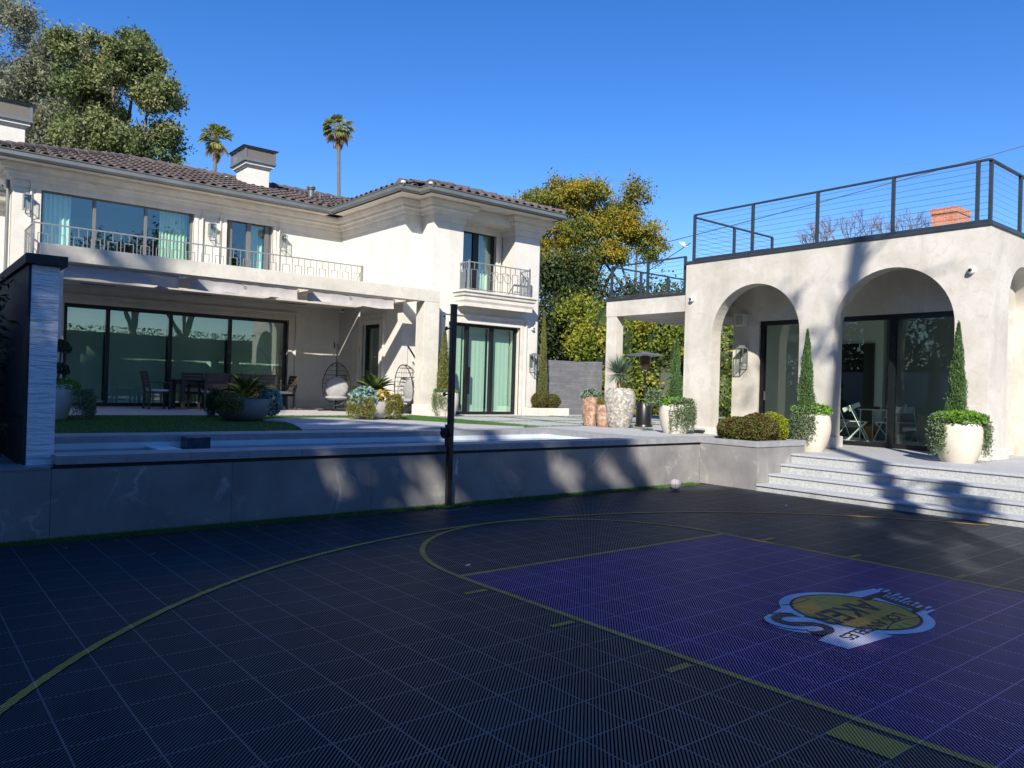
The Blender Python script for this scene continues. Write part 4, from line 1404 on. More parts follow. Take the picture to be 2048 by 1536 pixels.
# canopy at the far end
cn = MB()
cn.box(8.75, 12.3, 11.832, 14.37, 3.43, 3.83)
cn.build('canopy', 'cabana', cb, bevel=.005)
MB().box(8.76, 9.02, 14.02, 14.36, ZT - .2, 3.429).build('canopy_post', 'cabana', cb, bevel=.005)
MB().box(11.9, 12.2, 14.02, 14.36, ZT - .2, 3.429).build('canopy_post', 'cabana', cb, bevel=.005)
fl = MB()
fl.box(8.675, 8.75, 5.52, 11.86, 4.501, 4.56).box(8.751, 15.5, 5.52, 5.58, 4.501, 4.56).box(8.751, 15.5, 11.8, 11.86, 4.501, 4.56)
fl.box(8.72, 8.79, 11.862, 14.4, 3.831, 3.885).box(8.791, 12.3, 14.33, 14.4, 3.831, 3.885)
fl.build('flashing', 'raildark', cb)
MB().box(8.76, 15.4, 5.59, 11.79, 4.50, 4.53).build('roof_membrane', 'gutter', cb)
def cablerail(name, pts, zb, zt, posts, ncable=9, split=True):
    """pts: polyline (x, y); posts: list of (x, y)"""
    mb = MB()
    for (x, y) in posts: mb.box(x - .027, x + .027, y - .027, y + .027, zb, zt - .0)
    for a, b in zip(pts[:-1], pts[1:]):
        mb.bar((*a, zt), (*b, zt), .06, .03)
        mb.bar((*a, zb + .10), (*b, zb + .10), .035, .035)
    o = mb.build(name, 'raildark', cb)
    mc = MB()
    for a, b in zip(pts[:-1], pts[1:]):
        for k in range(ncable):
            z = zb + .19 + (zt - zb - .27) * k / (ncable - 1)
            mc.tube([(*a, z), (*b, z)], .0032, 4, cap=False)
    mc.build('cable', 'cable', o)
cablerail('roof_railing', [(8.77, 11.68), (8.77, 5.62), (15.0, 5.62)], 4.50, 5.62, [(8.77, 11.68), (8.77, 10.16), (8.77, 8.69), (8.77, 7.21), (8.77, 5.80), (8.83, 5.62), (10.2, 5.62), (11.7, 5.62), (13.2, 5.62)])
cablerail('roof_railing', [(8.84, 11.72), (11.97, 11.72)], 4.50, 5.58, [(10.35, 11.72), (11.97, 11.72)])
cablerail('roof_railing', [(11.97, 11.8), (11.97, 14.1)], 3.9, 5.3, [(11.97, 13.0), (11.97, 14.1)])
cablerail('canopy_railing', [(8.80, 11.92), (8.80, 14.25), (12.2, 14.25)], 3.83, 4.70, [(8.80, 11.94), (8.80, 13.06), (8.80, 14.25), (9.9, 14.25), (11.0, 14.25), (12.2, 14.25)], 7)

# fixtures -------------------------------------------------------------------
def lantern(loc, rot, label, h=.40, wd=.17, group='wall lanterns on the buildings'):
    """box lantern projecting along local -y from a wall at y=0"""
    t = thing('wall_lantern', label, 'lantern', loc, rot, group)
    L = True
    MB().box(-.06, .06, -.02, 0, -h * .3, h * .45).build('back_plate', 'railgrey', t, local=L)
    mb = MB()
    y1 = -.06; y0 = y1 - wd
    for x in (-wd / 2, wd / 2 - .014):
        for y in (y0, y1 - .014):
            mb.box(x, x + .014, y, y + .014, -h / 2, h * .38)
    for z in (-h / 2, h * .38 - .014):
        mb.box(-wd / 2 + .014, wd / 2 - .014, y0, y0 + .014, z, z + .014).box(-wd / 2 + .014, wd / 2 - .014, y1 - .014, y1, z, z + .014)
        mb.box(-wd / 2, -wd / 2 + .014, y0 + .014, y1 - .014, z, z + .014).box(wd / 2 - .014, wd / 2, y0 + .014, y1 - .014, z, z + .014)
    mb.box(-wd / 2, wd / 2, y0, y1, h * .38, h * .40)
    mb.box(-.045, .045, y0 + .03, y1 - .03, h * .40, h * .5)
    mb.box(-.02, .02, y1, 0, h * .40, h * .46)
    mb.build('frame', 'railgrey', t, local=L)
    g = MB().box(-wd / 2 + .004, -wd / 2 + .007, y0 + .014, y1 - .014, -h / 2 + .014, h * .36).box(wd / 2 - .007, wd / 2 - .004, y0 + .014, y1 - .014, -h / 2 + .014, h * .36).box(-wd / 2 + .014, wd / 2 - .014, y0 + .004, y0 + .007, -h / 2 + .014, h * .36)
    g.build('glass_pane', 'glassclear', t, local=L)
    MB().tube([(0, (y0 + y1) / 2, -h / 2 + .01), (0, (y0 + y1) / 2, -h / 2 + .12)], .018, 8).build('candle', 'cushion', t, local=L)
    return t
lantern((-2.99, 21.9, 5.57), 0, 'glass box lantern at the far left beside the wide upper window')
lantern((1.24, 21.9, 5.55), 0, 'glass box lantern between the wide upper window and the french door')
lantern((3.22, 21.9, 5.54), 0, 'glass box lantern right of the upper french door')
lantern((9.10, 17.68, 2.33), 0, 'glass box lantern right of the tall folding green glass doors', .5, .2)
lantern((5.94, 17.68, 2.26), 0, 'glass box lantern behind the potted cypress by the pergola post', .5, .2)
lantern((10.1, 11.14, 2.45), R(-90), 'glass box lantern on the plaster pier inside the left arch', .5, .2)

def domecam(loc, rot, label):
    t = thing('security_camera', label, 'camera', loc, rot, 'white dome security cameras')
    MB().tube([(0, 0, 0), (0, -.03, 0)], .065, 18).build('base', 'whiteplastic', t, smooth=True, local=True)
    MB().ell((0, -.045, -.01), (.058, .05, .058), 16, 10).build('housing', 'whiteplastic', t, smooth=True, local=True)
    MB().ell((0, -.082, -.004), (.033, .03, .033), 14, 8).build('lens', 'black', t, smooth=True, local=True)
    return t
domecam((8.70, 5.83, 3.77), R(-90), 'white dome camera at the right end of the arcade wall')
domecam((8.70, 11.63, 3.69), R(-90), 'white dome camera at the left end of the arcade wall')
domecam((9.11, 17.68, 3.30), 0, 'white dome camera above the lantern beside the folding doors')
domecam((5.98, 17.68, 3.40), 0, 'white dome camera on the wall just right of the pergola post')
domecam((4.98, 21.55, 3.70), 0, 'white dome camera under the patio ceiling in the inner corner')
sp = thing('wall_speaker', 'square white loudspeaker mounted high on the pier inside the left arch', 'speaker', (9.98, 11.25, 3.3), R(-90))
MB().box(-.13, .13, -.02, .12, -.14, .14).build('cabinet', 'whiteplastic', sp, local=True, bevel=.008)
MB().box(-.10, .10, -.026, -.0205, -.11, .11).build('grille', 'potgrey', sp, local=True)

# ================================================================ POTS AND PLANTS
def pot_profile(rb, rm, rt, h, t=.035):
    pr = []
    for i in range(13):
        u = i / 12
        # smooth belly
        r = rb * (1 - u) ** 2 + 2 * rm * u * (1 - u) + rt * u ** 2
        pr.append((r, h * u))
    pr += [(rt - t, h), (rt - t - .01, h - .08)]
    return pr
def frond_pts(base, az, el, L, n, droop, rg):
    p = np.array(base, float)
    out = [p.copy()]
    e = el
    for i in range(n):
        d = np.array([math.cos(az) * math.cos(e), math.sin(az) * math.cos(e), math.sin(e)])
        p = p + d * L / n
        out.append(p.copy())
        e -= droop / n
    return np.array(out)
def leafstrip(name, strips, wd, mat, parent):
    """strips: list of point arrays; tapering flat ribbons"""
    mb = MB()
    for P, side in strips:
        n = len(P)
        b = len(mb.v)
        for i, p in enumerate(P):
            w_ = wd * (1 - (i / (n - 1)) ** 2) * (.35 + .65 * min(1, i / 2 + .3)) + .001
            mb.v += [tuple(p - side * w_), tuple(p + side * w_)]
        for i in range(n - 1):
            mb.f.append((b + 2 * i, b + 2 * i + 1, b + 2 * i + 3, b + 2 * i + 2))
    return mb.build(name, mat, parent)
def cycad(parent, c, L, n, seed, wd=.012):
    rg = np.random.default_rng(seed)
    C = []; U = []
    mb = MB()
    for k in range(n):
        az = 2 * math.pi * k / n * 2.4 + rg.uniform(-.2, .2)
        el = rg.uniform(.45, 1.35)
        P = frond_pts(c, az, el, L * rg.uniform(.8, 1.1), 10, rg.uniform(.5, 1.0), rg)
        mb.tube([tuple(q) for q in P], [.007 * (1 - i / 12) + .001 for i in range(11)], 4)
        side = np.array([-math.sin(az), math.cos(az), 0])
        for i in range(2, 11):
            for j in range(3):
                p = P[i - 1] + (P[i] - P[i - 1]) * j / 3
                for s in (-1, 1):
                    d = side * s * .9 + (P[i] - P[i - 1]) / np.linalg.norm(P[i] - P[i - 1]) * .55 + np.array([0, 0, .25])
                    d /= np.linalg.norm(d)
                    l = L * .20 * math.sin(math.pi * min(1, (i + j / 3) / 11.5)) + .02
                    C.append(p + d * l / 2); U.append((d, l))
    o = mb.build('cycad', 'l_cyc', parent)
    # leaflets as thin ribbons
    st_ = []
    for q, (d, l) in zip(C, U):
        sd = np.cross(d, [0, 0, 1]); nn = np.linalg.norm(sd)
        sd = sd / nn if nn > 1e-3 else np.array([1, 0, 0])
        st_.append((np.array([q - d * l / 2, q, q + d * l / 2]), sd))
    leafstrip('leaflet', st_, wd, 'l_cyc', o)
    return o
def yucca(parent, c, L, n, seed):
    rg = np.random.default_rng(seed)
    st_ = []
    for k in range(n):
        d = rg.normal(size=3)
        d /= np.linalg.norm(d)
        if d[2] < -.55: d[2] *= -.5
        d /= np.linalg.norm(d)
        az = math.atan2(d[1], d[0]); el = math.asin(d[2])
        P = frond_pts(np.array(c) + d * .03, az, el, L * rg.uniform(.8, 1.1), 4, .12, rg)
        st_.append((P, np.array([-math.sin(az), math.cos(az), 0])))
    return leafstrip('yucca', st_, .008, 'l_yuc', parent)
def trailing(name, parent, c, R0, az0, az1, drop, n, mat, seed, leaf=.035, per=26, spread=.05):
    rg = np.random.default_rng(seed)
    out = []
    for k in range(n):
        az = rg.uniform(az0, az1)
        r = R0 * rg.uniform(.75, 1.0)
        L = drop * rg.uniform(.45, 1.0)
        t = np.linspace(0, 1, per)
        hor = r + R0 * .32 * np.minimum(1, t * 3)
        P = np.stack([c[0] + hor * math.cos(az) + rg.normal(0, .012, per), c[1] + hor * math.sin(az) + rg.normal(0, .012, per), c[2] + .07 * np.sin(np.minimum(t * 3, 1) * 3.14) - L * np.maximum(0, t - .15) / .85], 1)
        out.append(P + rg.normal(size=P.shape) * spread * .35)
    return leafobj(name, np.concatenate(out), leaf, mat, parent, .4, seed=seed)
def mound(name, parent, c, r, n, mat, seed, leaf=.04, shell=.75, aspect=.55):
    rg = np.random.default_rng(seed)
    P = ellpts(c, r, n, rg, shell)
    P = P[P[:, 2] > c[2] - r[2] * .35]
    return leafobj(name, P, leaf, mat, parent, aspect, seed=seed)
def cypress(name, parent, c, h, r, n, mat, seed, leaf=.05):
    n = int(n * 1.5)
    MB().tube([(c[0], c[1], c[2] - .15), (c[0], c[1], c[2] + h * .5), (c[0], c[1], c[2] + h * .9)], [r * .55, r * .38, r * .05], 8).build('inner_twigs', 'l_dark', parent)
    rg = np.random.default_rng(seed)
    u = rg.uniform(-.03, 1, n)
    u = np.sign(u) * np.abs(u) ** 1.15
    a = rg.uniform(0, 6.283, n)
    rad = r * np.maximum(0, 1 - u) ** .75 * (.35 + .65 * np.minimum(1, np.maximum(0, u * 7 + .6))) * (1 + .12 * np.sin(a * 3 + u * 17 + seed)) * (1 + .08 * rg.normal(size=n))
    q = rg.uniform(.6, 1.0, n)
    P = np.stack([c[0] + rad * q * np.cos(a), c[1] + rad * q * np.sin(a), c[2] + u * h + rg.normal(0, .02, n)], 1)
    up = np.stack([np.cos(a) * .35, np.sin(a) * .35, np.ones(n)], 1)
    return leafobj(name, P, leaf, mat, parent, .28, up=up, seed=seed)
def succulents(name, parent, pts, s, mat, seed):
    rg = np.random.default_rng(seed)
    C = []; UP = []
    for p, nrm in pts:
        nrm = np.array(nrm) / np.linalg.norm(nrm)
        for k in range(14):
            d = rg.normal(size=3); d -= nrm * d.dot(nrm) * .6; d += nrm * .5
            d /= np.linalg.norm(d)
            C.append(np.array(p) + d * s * .45); UP.append(d * 3)
    return leafobj(name, np.array(C), s * .85, mat, parent, .5, up=np.array(UP), seed=seed)

# bowl on the shaded lawn
t = thing('bowl_planter', 'wide dark bowl in the shade with a cycad and blue succulents on the lawn', 'planter', (-.18, 15.2, ZT), group='bowl planters on the terrace')
MB().lathe([(.26, 0), (.38, .04), (.48, .16), (.53, .30), (.55, .42), (.52, .42), (.50, .36)], 40, (-.18, 15.2, ZT)).build('bowl', 'potdark', t, smooth=True)
MB().lathe([(.0, .385), (.51, .385)], 24, (-.18, 15.2, ZT), cap=False).build('soil', 'soil', t)
cycad(t, (-.14, 15.2, 1.22), .55, 26, 1)
trailing('trailing_plant', t, (-.18, 15.2, 1.25), .5, R(195), R(250), .34, 90, 'l_olive', 3, .04)
trailing('trailing_plant', t, (-.30, 15.1, 1.28), .42, R(120), R(190), .42, 110, 'l_dark', 4, .045)
rg = np.random.default_rng(9)
P = ellpts((.27, 14.98, 1.16), (.22, .22, .25), 90, rg, .8)
succulents('blue_succulent', t, [(p, p - np.array((.25, 15.05, 1.1))) for p in P], .09, 'l_blue', 5)
mound('shrub_clump', t, (-.05, 15.05, 1.28), (.22, .2, .17), 700, 'l_gold', 6, .045)
# sunlit bowl
B2 = (2.62, 15.25)
t = thing('bowl_planter', 'pale sunlit bowl overflowing with blue and gold succulents near the hanging chairs', 'planter', (*B2, ZT), group='bowl planters on the terrace')
MB().lathe([(.24, .0), (.25, .03), (.36, .06), (.45, .18), (.49, .30), (.50, .38), (.47, .38), (.45, .33)], 40, (*B2, ZT + .02)).build('bowl', 'potgrey', t, smooth=True)
MB().lathe([(.0, .36), (.46, .36)], 24, (*B2, ZT + .02), cap=False).build('soil', 'soil', t)
cycad(t, (B2[0] + .03, B2[1] + .05, 1.32), .56, 30, 11, .016)
cc = np.array((B2[0] - .30, B2[1] - .18, 1.18))
P = ellpts(cc, (.32, .30, .30), 150, rg, .85)
succulents('blue_succulent', t, [(p, p - cc) for p in P], .09, 'l_blue', 12)
cc = np.array((B2[0] + .04, B2[1] - .30, 1.26))
P = ellpts(cc, (.19, .17, .17), 60, rg, .8)
succulents('gold_succulent', t, [(p, p - cc) for p in P], .08, 'l_gold', 13)
trailing('trailing_plant', t, (B2[0] + .16, B2[1] - .12, 1.26), .34, R(-110), R(15), .44, 170, 'l_olive', 14, .035)
trailing('trailing_plant', t, (B2[0] - .18, B2[1] - .1, 1.18), .38, R(170), R(260), .36, 120, 'l_olive', 15, .035)

def tallpot(name, label, loc, rb, rm, rt, h, mat, group=None):
    t = thing(name, label, 'pot plant', loc, group=group)
    MB().lathe(pot_profile(rb, rm, rt, h), 40, loc).build('pot', mat, t, smooth=True)
    MB().lathe([(0, h - .06), (rt - .03, h - .06)], 20, loc, cap=False).build('soil', 'soil', t)
    return t
G = 'cream pots planted with slim cypresses'
# pot by the pergola post
L0 = (5.62, 16.85, ZT)
t = tallpot('potted_cypress', 'slim olive cypress in a cream pot beside the pergola post', L0, .20, .34, .29, .60, 'potwhite', G)
cypress('cypress', t, (5.50, 16.85, 1.40), 1.58, .19, 5200, 'l_cypbrown', 21, .07)
mound('ground_cover', t, (L0[0], L0[1], 1.40), (.30, .3, .10), 900, 'l_bright', 22, .05)
trailing('trailing_plant', t, (L0[0], L0[1], 1.40), .27, R(140), R(250), .52, 80, 'l_rose', 23, .04)
# pot by the pavilion corner
L0 = (6.15, 9.98, ZT - .01)
t = tallpot('potted_cypress', 'dense green cypress in a cream pot just left of the pavilion corner', L0, .21, .34, .29, .56, 'potwhite', G)
cypress('cypress', t, (6.22, 10.05, 1.34), 1.22, .145, 6500, 'l_cyp', 24, .05)
mound('ground_cover', t, (L0[0], L0[1], 1.36), (.33, .31, .12), 1300, 'l_bright', 25, .05)
trailing('trailing_plant', t, (L0[0], L0[1], 1.36), .28, R(200), R(330), .54, 130, 'l_rose', 26, .04)
mound('rosemary_bush', t, (L0[0] - .3, L0[1] + .25, 1.38), (.22, .2, .26), 900, 'l_rose', 27, .05)
# pot between the arches
L0 = (7.62, 8.05, ZD)
t = tallpot('potted_cypress', 'green cypress in a cream pot against the pillar between the arches', L0, .22, .40, .31, .66, 'potwhite', G)
cypress('cypress', t, (7.50, 8.1, 1.32), 1.42, .165, 7500, 'l_cyp', 28, .05)
mound('ground_cover', t, (L0[0], L0[1], 1.30), (.40, .36, .14), 1500, 'l_bright', 29, .055)
trailing('trailing_plant', t, (L0[0], L0[1], 1.28), .31, R(140), R(225), .54, 130, 'l_rose', 30, .04)
# pot right of the big arch
L0 = (7.98, 5.70, ZD)
t = tallpot('potted_cypress', 'tallest cypress in a cream pot at the right end of the arcade, above the steps', L0, .24, .42, .33, .63, 'potwhite', G)
cypress('cypress', t, (7.98, 5.74, 1.30), 1.50, .165, 8500, 'l_cyp', 31, .05)
mound('ground_cover', t, (L0[0], L0[1], 1.27), (.44, .42, .15), 2000, 'l_bright', 32, .055)
trailing('trailing_plant', t, (L0[0], L0[1], 1.26), .34, R(118), R(175), .62, 110, 'l_rose', 33, .04)
trailing('trailing_plant', t, (L0[0], L0[1], 1.26), .34, R(270), R(338), .60, 115, 'l_rose', 34, .04)
# pot at the far left behind the white wall
L0 = (-3.20, 15.95, ZT)
t = tallpot('potted_topiary', 'pot with a dark ball topiary and trailing leaves at the left behind the white wall', L0, .2, .33, .28, .60, 'potwhite')
MB().tube([(-3.15, 15.95, 1.3), (-3.1, 15.95, 2.1)], .02, 8).build('stem', 'bark', t)
for z, r in ((1.62, .15), (2.0, .17)): mound('leaf_ball', t, (-3.12, 15.95, z), (r, r, r), 1500, 'l_dark', int(z * 10), .04)
mound('ground_cover', t, (-3.1, 15.9, 1.36), (.3, .3, .14), 900, 'l_bright', 35, .05)
trailing('trailing_plant', t, (-2.98, 15.85, 1.22), .3, R(-90), R(40), .5, 150, 'l_rose', 36, .04)
# little tree behind the pier
L0 = (9.62, 12.3, ZD + .15)
t = tallpot('potted_topiary', 'small round-headed tree in a pot seen through the left arch', L0, .19, .33, .27, .55, 'potwhite')
MB().tube([(9.62, 12.3, 1.2), (9.6, 12.3, 1.95)], .022, 8).build('stem', 'palmbark', t)
mound('leaf_ball', t, (9.60, 12.3, 2.12), (.30, .30, .34), 3000, 'l_dark', 37, .05, .5)
trailing('trailing_plant', t, (9.62, 12.3, 1.30), .26, R(150), R(330), .42, 120, 'l_rose', 38, .045)
# speckled urn with yucca
L0 = (6.52, 11.75, ZT)
t = thing('stone_urn', 'big speckled stone urn holding a spiky round yucca', 'pot plant', L0)
MB().lathe([(.205, 0), (.235, .05), (.275, .2), (.315, .4), (.335, .56), (.325, .68), (.285, .77), (.235, .815), (.225, .83), (.20, .83), (.19, .77)], 44, L0).build('urn', 'urn', t, smooth=True)
MB().tube([(6.50, 11.75, 1.5), (6.49, 11.75, 1.68), (6.47, 11.75, 1.86)], [.07, .055, .05], 9).build('stem', 'terra', t, smooth=True)
yucca(t, (6.46, 11.75, 1.92), .42, 520, 40)
# terracotta pots
t = thing('terracotta_pot', 'taller weathered terracotta pot with pale succulents, behind its twin', 'pot plant', (6.38, 12.45, ZT), group='pair of terracotta pots')
MB().lathe([(.15, 0), (.19, .2), (.215, .45), (.205, .62), (.18, .62), (.17, .56)], 32, (6.38, 12.45, ZT)).build('pot', 'terra', t, smooth=True)
P = ellpts((6.38, 12.45, 1.45), (.22, .2, .12), 60, rg, .6)
succulents('succulent', t, [(p, p - np.array((6.38, 12.45, 1.35))) for p in P], .08, 'l_yuc', 41)
t = thing('terracotta_pot', 'shorter weathered terracotta pot with a green cushion plant, touching the speckled urn', 'pot plant', (6.33, 12.03, ZT), group='pair of terracotta pots')
MB().lathe([(.12, 0), (.15, .15), (.175, .33), (.17, .47), (.15, .47), (.14, .42)], 32, (6.33, 12.03, ZT)).build('pot', 'terra', t, smooth=True)
mound('cushion_plant', t, (6.33, 12.03, 1.30), (.17, .16, .12), 1200, 'l_olive', 42, .03)

# boxwood balls in the stone planter
def boxball(c, r, label, mat, seed, n=9000, group='clipped boxwood balls'):
    t = thing('boxwood_ball', label, 'shrub', (c[0], c[1], c[2] - r[2]), group=group)
    rg = np.random.default_rng(seed)
    d = rg.normal(size=(n, 3)); d /= np.linalg.norm(d, axis=1)[:, None]
    wob = 1 + .05 * np.sin(d[:, 0] * 5 + seed) * np.cos(d[:, 2] * 6) + .03 * np.sin(d[:, 1] * 17 + d[:, 2] * 13)
    P = np.asarray(c) + d * np.asarray(r) * (rg.uniform(.86, 1.03, n) * wob)[:, None]
    P = P[P[:, 2] > c[2] - r[2] * .92]
    leafobj('foliage', P, .034, mat, t, .6, seed=seed)
    MB().ell(c, (r[0] * .84, r[1] * .84, r[2] * .84), 16, 10).build('inner_twigs', 'soil', t)
    return t
boxball((6.14, 8.62, .94), (.33, .33, .22), 'low brownish boxwood ball at the left end of the marble planter', 'l_box', 51)
boxball((6.30, 8.30, .96), (.40, .34, .27), 'largest brownish boxwood ball, in the middle of the marble planter', 'l_box', 52, 13000)
boxball((6.80, 8.33, .97), (.27, .28, .28), 'bright yellow-green boxwood ball at the right end of the marble planter', 'l_boxy', 53)
# planter box against the house corner
t = thing('low_planter', 'low white stone planter box at the right corner of the house', 'planter', (9.2, 17.2, ZT))
MB().box(8.75, 10.0, 16.95, 17.6, ZT, ZT + .22).build('stone_box', 'lime', t, bevel=.01)
MB().box(8.85, 9.9, 17.05, 17.5, ZT + .221, ZT + .225).build('soil', 'soil', t)
boxball((9.12, 17.25, 1.22), (.26, .25, .24), 'small boxwood ball beside the thin column cypress by the house corner', 'l_box', 54, 5000)
boxball((9.48, 17.15, 1.20), (.27, .25, .22), 'small boxwood ball nearest the dark slate wall', 'l_box', 55, 5000)
t = thing('column_cypress', 'very thin tall cypress climbing the right corner of the house', 'shrub', (9.42, 17.55, ZT + .22))
MB().tube([(9.42, 17.52, 1.0), (9.42, 17.52, 3.5)], .03, 8).build('trunk', 'bark', t)
cypress('foliage', t, (9.42, 17.5, 1.1), 2.7, .17, 7000, 'l_cypbrown', 56, .06)
t = thing('column_cypress', 'green cypress standing in front of the slate wall near the terracotta pots', 'shrub', (12.3, 17.3, ZT))
MB().tube([(12.3, 17.3, ZT), (12.3, 17.3, 2.4)], .03, 8).build('trunk', 'bark', t)
cypress('foliage', t, (12.3, 17.3, 1.0), 1.75, .24, 6000, 'l_cyp', 57, .07)

# slate walls
t = thing('slate_wall', 'dark stacked slate wall behind the terrace at the right of the house', 'wall', (11, 18.4, ZT))
MB().box(9.6, 12.1, 18.3, 18.6, ZT - .1, 2.45).build('slate_face', 'slate', t)
MB().box(12.1, 12.4, 18.0, 21, ZT - .1, 2.47).build('slate_pier', 'slate', t)

# ================================================================ FURNITURE AND LOOSE THINGS
def heater(loc, label, h=1.62, dish=.42):
    t = thing('patio_heater', label, 'patio heater', loc, group='mushroom patio heaters')
    MB().lathe([(.19, 0), (.20, .02), (.19, .05), (.17, .06), (.17, .50), (.15, .53)], 28).build('gas_housing', 'black', t, smooth=True, local=True)
    MB().tube([(0, 0, .53), (0, 0, h - .35)], .028, 12).build('pole', 'black', t, smooth=True, local=True)
    for z in (.86, h - .40): MB().tube([(0, 0, z), (0, 0, z + .04)], .038, 12).build('collar', 'steel', t, smooth=True, local=True)
    MB().lathe([(.07, h - .35), (.085, h - .30), (.115, h - .28), (.125, h - .15), (.14, h - .08), (.05, h - .06)], 24).build('burner', 'copper', t, smooth=True, local=True)
    MB().lathe([(dish, h - .06), (dish * .96, h - .045), (.12, h + .0), (.03, h + .02)], 36, cap=False).lathe([(dish, h - .062), (.1, h - .03)], 36, cap=False).build('reflector', 'steel', t, smooth=True, local=True)
    MB().box(.172, .176, -.05, .05, .25, .4).build('sticker', 'whiteplastic', t, local=True)
    return t
h0 = heater((7.40, 11.85, ZT), 'patio heater standing between the speckled urn and the canopy, fully visible')
copy_tree(h0, loc=(9.72, 12.72, ZT - .1), label='patio heater half hidden behind the potted cypress left of the pavilion')
copy_tree(h0, loc=(10.35, 12.45, ZT), label='patio heater seen through the left arch, above the small potted tree')

# dining set under the patio
tb = thing('dining_table', 'long dark wooden dining table under the patio cover', 'table', (1.15, 20.35, ZT + .012))
mb = MB()
for k in range(7): mb.box(-1.15, 1.15, -.45 + k * .13, -.45 + k * .13 + .122, .70, .735)
mb.build('table_top', 'wood', tb, local=True)
MB().box(-1.05, 1.05, -.38, -.35, .61, .699).box(-1.05, 1.05, .35, .38, .61, .699).box(-1.05, -1.02, -.35, .35, .61, .699).box(1.02, 1.05, -.35, .35, .61, .699).build('apron', 'wood', tb, local=True)
for sx in (-1, 1):
    for sy in (-1, 1):
        MB().box(sx * 1.05 - .04, sx * 1.05 + .04, sy * .38 - .04, sy * .38 + .04, 0, .699).build('leg', 'wood', tb, local=True)
def dchair(loc, rot, label):
    """front towards local +y"""
    t = thing('dining_chair', label, 'chair', loc, rot, 'dark wooden dining armchairs')
    for sx in (-1, 1):
        x = sx * .25
        MB().box(x - .022, x + .022, .20, .25, 0, .62).build('leg', 'wood', t, local=True)
        MB().bar((x, -.24, 0), (x, -.22, .42), .045, .045).bar((x, -.22, .42), (x, -.32, .90), .045, .04).build('leg', 'wood', t, local=True)
        MB().box(x - .03, x + .03, -.27, .27, .622, .648).build('armrest', 'wood', t, local=True)
    mb = MB()
    mb.box(-.228, .228, .205, .24, .36, .42).box(-.228, .228, -.24, -.20, .36, .42)
    for k in range(5): mb.box(-.228, .228, -.2 + k * .082, -.2 + k * .082 + .07, .40, .42)
    mb.build('seat_frame', 'wood', t, local=True)
    mb = MB()
    for k in range(5):
        z = .52 + k * .078
        y = -.235 - (z - .42) * .2
        mb.box(-.228, .228, y - .012, y + .012, z, z + .068)
    mb.build('backrest', 'wood', t, local=True)
    MB().box(-.22, .22, -.19, .24, .422, .475).build('cushion', 'cushion', t, local=True, bevel=.015)
    return t
zf = ZT + .012
c0 = dchair((-.38, 20.35, zf), R(-90), 'dining armchair at the left head of the table, seen from the side')
for x, y, r, l in ((.72, 19.72, 0, 'dining armchair with its back to the pool, left of the middle pair'),
                   (1.30, 19.72, 0, 'dining armchair with its back to the pool, right of the middle pair'),
                   (1.88, 19.72, 0, 'dining armchair behind the dark bowl planter, back to the pool'),
                   (.72, 21.0, 180, 'dining armchair on the window side of the table, left one'),
                   (1.30, 21.0, 180, 'dining armchair on the window side of the table, middle one'),
                   (1.88, 21.0, 180, 'dining armchair on the window side of the table, right one'),
                   (2.72, 20.3, 90, 'dining armchair at the right head of the table beside the window frame')):
    copy_tree(c0, loc=(x, y, zf), rot=R(r), label=l)

def eggchair(loc, rot, label, metal='black', arm=True):
    """hanging egg chair; opening towards local -y"""
    t = thing('hanging_chair', label, 'chair', loc, rot, 'hanging egg chairs')
    mb = MB()
    for a in (0, 90, 180, 270):
        ca, sa = math.cos(R(a + 35)), math.sin(R(a + 35))
        mb.tube([(0, .25, .03), (.55 * ca, .25 + .42 * sa, .025)], .022, 8)
    mb.tube([(0, .25, .0), (0, .25, .05)], .07, 12)
    mb.build('base', metal, t, smooth=True, local=True)
    pts = []
    for i in range(15):
        u = i / 14
        z = .05 + 1.72 * u
        y = .42 + .12 * math.sin(math.pi * u) - .62 * max(0, u - .55) ** 1.6 * 2.2
        pts.append((0, y - .1, z))
    MB().tube(pts, .024, 10).build('stand', metal, t, smooth=True, local=True)
    yt = pts[-1][1]
    MB().tube([(0, yt, 1.77), (0, yt, 1.28)], .006, 6).build('chain', 'steel', t, local=True)
    mb = MB()
    cz, rz, rx = .72, .56, .36
    ring_ = [(rx * math.cos(a) * (1 - .12 * math.sin(a)), yt - .10 - .05 * math.sin(a), cz + rz * math.sin(a)) for a in [2 * math.pi * i / 32 for i in range(33)]]
    mb.tube(ring_, .013, 8)
    def back(a, s):     # a: polar angle in the rim plane, s: 0 rim .. 1 back centre
        q = math.cos(s * math.pi / 2)
        return (rx * math.cos(a) * q * (1 - .12 * math.sin(a)), yt - .10 + .42 * math.sin(s * math.pi / 2), cz + rz * math.sin(a) * q)
    for i in range(9):
        v = -.85 + 1.7 * i / 8
        hw = rx * math.sqrt(max(0, 1 - v * v)) * (1 - .1 * v)
        mb.tube([(hw * math.cos(b), yt - .10 + .40 * math.sin(b) * math.sqrt(max(0, 1 - v * v)), cz + rz * v) for b in [math.pi * j / 12 for j in range(13)]], .007 if i % 2 else .010, 6)
    for i in range(1, 14):
        b = math.pi * i / 14
        mb.tube([(rx * math.cos(b) * math.cos(e), yt - .10 + .40 * math.sin(b) * math.cos(e), cz + rz * math.sin(e)) for e in [-1.45 + 2.9 * j / 14 for j in range(15)]], .0035, 4)
    mb.tube([(0, yt, 1.28), (0, yt - .05, 1.27)], .02, 6)
    mb.build('shell', metal, t, smooth=True, local=True)
    c = MB()
    c.ell((0, yt + .04, .36), (.30, .24, .065), 20, 8)
    c.ell((0, yt + .17, .62), (.31, .09, .30), 20, 10)
    c.build('cushion', 'cushiongrey', t, smooth=True, local=True)
    return t
